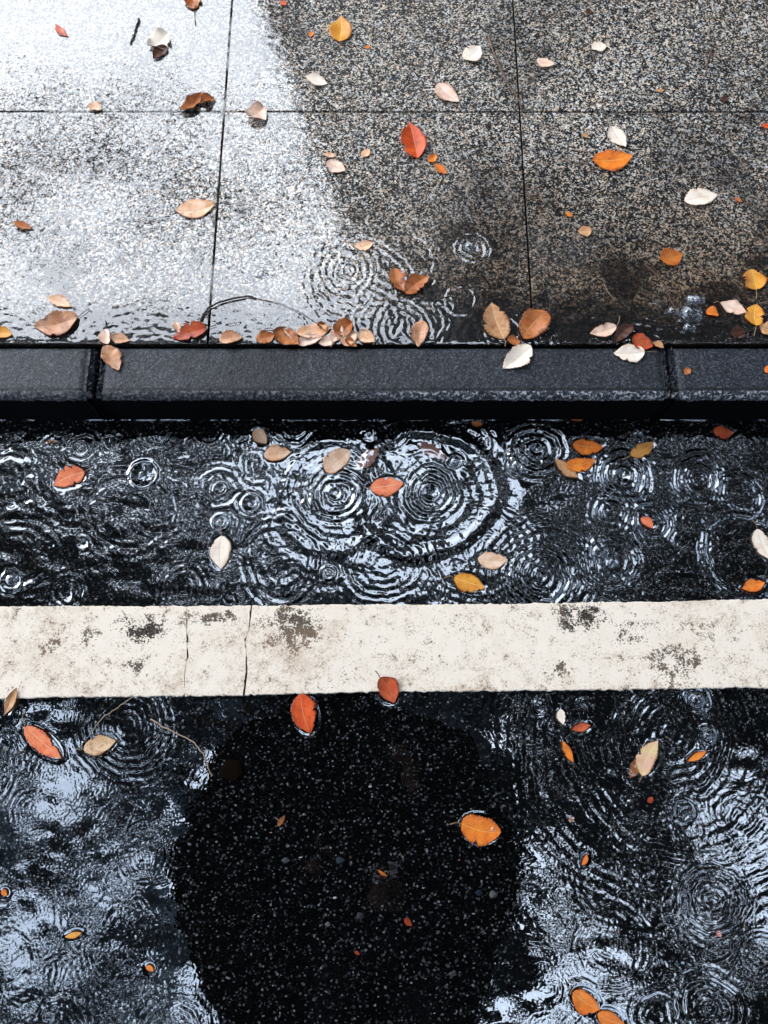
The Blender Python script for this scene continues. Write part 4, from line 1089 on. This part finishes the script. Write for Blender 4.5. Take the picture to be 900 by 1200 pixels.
J = [((0, -.66, .92), .13), ((0, -.66, 1.12), .12), ((0, -.65, 1.34), (.15, .11)), ((0, -.63, 1.45), .05), ((0, -.60, 1.52), .05), ((0, -.58, 1.60), (.085, .10)), ((0, -.55, 1.68), (.078, .095)),
     ((.10, -.66, .86), .09), ((.11, -.64, .48), .06), ((.12, -.68, .10), .04), ((.13, -.58, .04), .035),
     ((-.10, -.66, .86), .09), ((-.11, -.64, .48), .06), ((-.12, -.68, .10), .04), ((-.13, -.58, .04), .035),
     ((.18, -.64, 1.39), .06), ((.23, -.40, 1.20), .042), ((.10, -.15, 1.40), .027), ((.075, -.09, 1.435), (.032, .016)),
     ((-.18, -.64, 1.39), .06), ((-.30, -.52, 1.12), .042), ((-.225, -.42, 1.32), .027), ((-.215, -.40, 1.37), (.032, .016))]
E = [(0, 1), (1, 2), (2, 3), (3, 4), (4, 5), (5, 6), (0, 7), (7, 8), (8, 9), (9, 10), (0, 11), (11, 12), (12, 13), (13, 14), (2, 15), (15, 16), (16, 17), (17, 18), (2, 19), (19, 20), (20, 21), (21, 22)]
def fingers(h0, hc, base, fwd, side, up, lens=(.045, .05, .047, .038)):
    for k in range(4):
        a = Vector(base) + Vector(side) * (k - 1.5) * .017; i = len(J)
        p1 = a + Vector(fwd) * lens[k] * .55; p2 = p1 + (Vector(fwd) * .4 + Vector(up)).normalized() * lens[k] * .5; p3 = p2 + (Vector(up) - Vector(fwd) * .4).normalized() * lens[k] * .4
        J.extend([(tuple(a), .0095), (tuple(p1), .009), (tuple(p2), .0085), (tuple(p3), .007)]); E.extend([(h0, i), (i, i + 1), (i + 1, i + 2), (i + 2, i + 3)])
    a = Vector(base) - Vector(fwd) * .03 + Vector(side) * .035; i = len(J)
    J.extend([(tuple(a), .011), (tuple(a + Vector(side) * .012 + Vector(fwd) * .03), .010), (tuple(a + Vector(side) * .004 + Vector(fwd) * .055 + Vector(up) * .01), .008)]); E.extend([(h0, i), (i, i + 1), (i + 1, i + 2)])
fingers(18, 0, (.07, -.075, 1.442), (-.7, .5, .2), (.35, .5, .6), (-.3, .3, .8))
fingers(22, 0, (-.225, -.385, 1.385), (.3, .85, .1), (0, 0, 1), (.9, -.2, 0))
skin_mesh('body', [(rel(p), r_) for p, r_ in J], E, M_SKIN, person, 0)
JC = [((0, -.66, .74), (.20, .16)), ((0, -.66, .95), (.175, .14)), ((0, -.66, 1.14), (.16, .135)), ((0, -.65, 1.36), (.17, .125)), ((0, -.64, 1.46), .075),
      ((.19, -.64, 1.39), .075), ((.24, -.40, 1.20), .058), ((.12, -.18, 1.385), .044), ((-.19, -.64, 1.39), .075), ((-.31, -.52, 1.12), .058), ((-.235, -.44, 1.29), .044)]
skin_mesh('raincoat', [(rel(p), r_) for p, r_ in JC], [(0, 1), (1, 2), (2, 3), (3, 4), (3, 5), (5, 6), (6, 7), (3, 8), (8, 9), (9, 10)], M_COAT, person, 0)
skin_mesh('hood', [(rel(p), r_) for p, r_ in [((0, -.66, 1.44), .085), ((0, -.655, 1.55), (.11, .08)), ((0, -.635, 1.66), (.11, .10)), ((0, -.58, 1.755), (.09, .06))]], [(0, 1), (1, 2), (2, 3)], M_COAT, person, 0)
skin_mesh('trousers', [(rel(p), r_) for p, r_ in [((0, -.66, .88), (.16, .13)), ((.10, -.66, .80), .105), ((.11, -.645, .48), .078), ((.12, -.67, .16), .07), ((-.10, -.66, .80), .105), ((-.11, -.645, .48), .078), ((-.12, -.67, .16), .07)]], [(0, 1), (1, 2), (2, 3), (0, 4), (4, 5), (5, 6)], M_TROU, person, 0)
for sx in (1, -1):
    skin_mesh('boot', [(rel(p), r_) for p, r_ in [((sx * .12, -.685, .30), .075), ((sx * .12, -.685, .12), .06), ((sx * .12, -.70, .05), (.05, .055)), ((sx * .125, -.61, .04), (.048, .045)), ((sx * .13, -.545, .035), (.04, .038))]], [(0, 1), (1, 2), (2, 3), (3, 4)], M_BOOT, person, 0)
# face
vs, fs = [], []
for sx in (-1, 1):
    bm = bmesh.new(); bmesh.ops.create_uvsphere(bm, u_segments=12, v_segments=8, radius=.013); b = len(vs)
    for q in bm.verts: vs.append(q.co + Vector((sx * .032, .66 - .468, 1.625)))
    for f in bm.faces: fs.append(tuple(b + q.index for q in f.verts))
    bm.free()
pydata('eyes', vs, fs, plain('eye', (.4, .4, .4), .2), person)
vs, fs = [], []; tube(vs, fs, [(0, .66 - .47, 1.635), (0, .66 - .452, 1.60), (0, .66 - .468, 1.592)], [.008, .014, .01], 8); pydata('nose', vs, fs, M_SKIN, person)
vs, fs = [], []; tube(vs, fs, [(-.025, .66 - .478, 1.565), (0, .66 - .468, 1.562), (.025, .66 - .478, 1.565)], [.004, .007, .004], 8); pydata('mouth', vs, fs, plain('lips', (.28, .1, .09), .5), person)
# phone held just behind the lens
ph_ = empty('phone', (0, 0, H)); ph_.rotation_euler = (A, 0, 0)
vs, fs = [], []; box(vs, fs, -.038, .038, -.13, .025, .012, .020); pydata('case', vs, fs, M_BOOT, ph_, smooth=False)
vs, fs = [], []; box(vs, fs, -.034, .034, -.126, .021, .0202, .0212); pydata('screen', vs, fs, M_GLASS, ph_, smooth=False)
tag(ph_, 'black phone held out over the road by the photographer', 'phone')
# umbrella
UC = Vector((-.155, -.51, 0)); UR = .73
um = empty('umbrella', (-.205, -.375, 1.20)); base = Vector(um.location)
rimz, apex = 1.93, 2.22
vs, fs = [], []; NR = 10; NA = 64
tops = Vector((UC.x, UC.y, apex))
for i in range(NR + 1):
    s = i / NR
    for k in range(NA):
        a = 2 * PI * k / NA; seg = (k % 8) / 8; sag = 1 - .07 * math.sin(PI * seg) * s ** 1.5
        r_ = UR * s * sag
        vs.append(Vector((UC.x + r_ * math.cos(a), UC.y + r_ * math.sin(a), apex - (apex - rimz) * (1 - math.cos(s * 1.35)) / (1 - math.cos(1.35)) + .012 * math.sin(PI * seg) * s)) - base)
for i in range(NR):
    for k in range(NA): fs.append((i * NA + k, i * NA + (k + 1) % NA, (i + 1) * NA + (k + 1) % NA, (i + 1) * NA + k))
cn = pydata('canopy', vs, fs, M_UMB, um); md = cn.modifiers.new('thickness', 'SOLIDIFY'); md.thickness = .001
vs, fs = [], []; tube(vs, fs, [Vector((-.205, -.375, 1.28)) - base, tops - base + Vector((0, 0, .05))], [.006, .005], 10); pydata('shaft', vs, fs, M_STEEL, um)
vs, fs = [], []; tube(vs, fs, [Vector((-.205, -.375, 1.42)) - base + Vector((.008, -.028, .0)) * 1.0, Vector((-.205, -.375, 1.24)) - base, Vector((-.205, -.362, 1.20)) - base, Vector((-.205, -.33, 1.19)) - base, Vector((-.205, -.315, 1.22)) - base], [.011, .012, .012, .011, .010], 10); pydata('handle', vs, fs, M_BOOT, um)
for k in range(8):
    a = 2 * PI * k / 8; vs, fs = [], []
    P = []
    for i in range(1, NR + 1):
        s = i / NR; P.append(Vector((UC.x + UR * s * math.cos(a), UC.y + UR * s * math.sin(a), apex - .006 - (apex - rimz) * (1 - math.cos(s * 1.35)) / (1 - math.cos(1.35)))) - base)
    tube(vs, fs, P, [.002] * len(P), 5); pydata('rib', vs, fs, M_STEEL, um)
tag(um, 'black open umbrella over the photographer, mirrored as the black shape below the white line', 'umbrella')
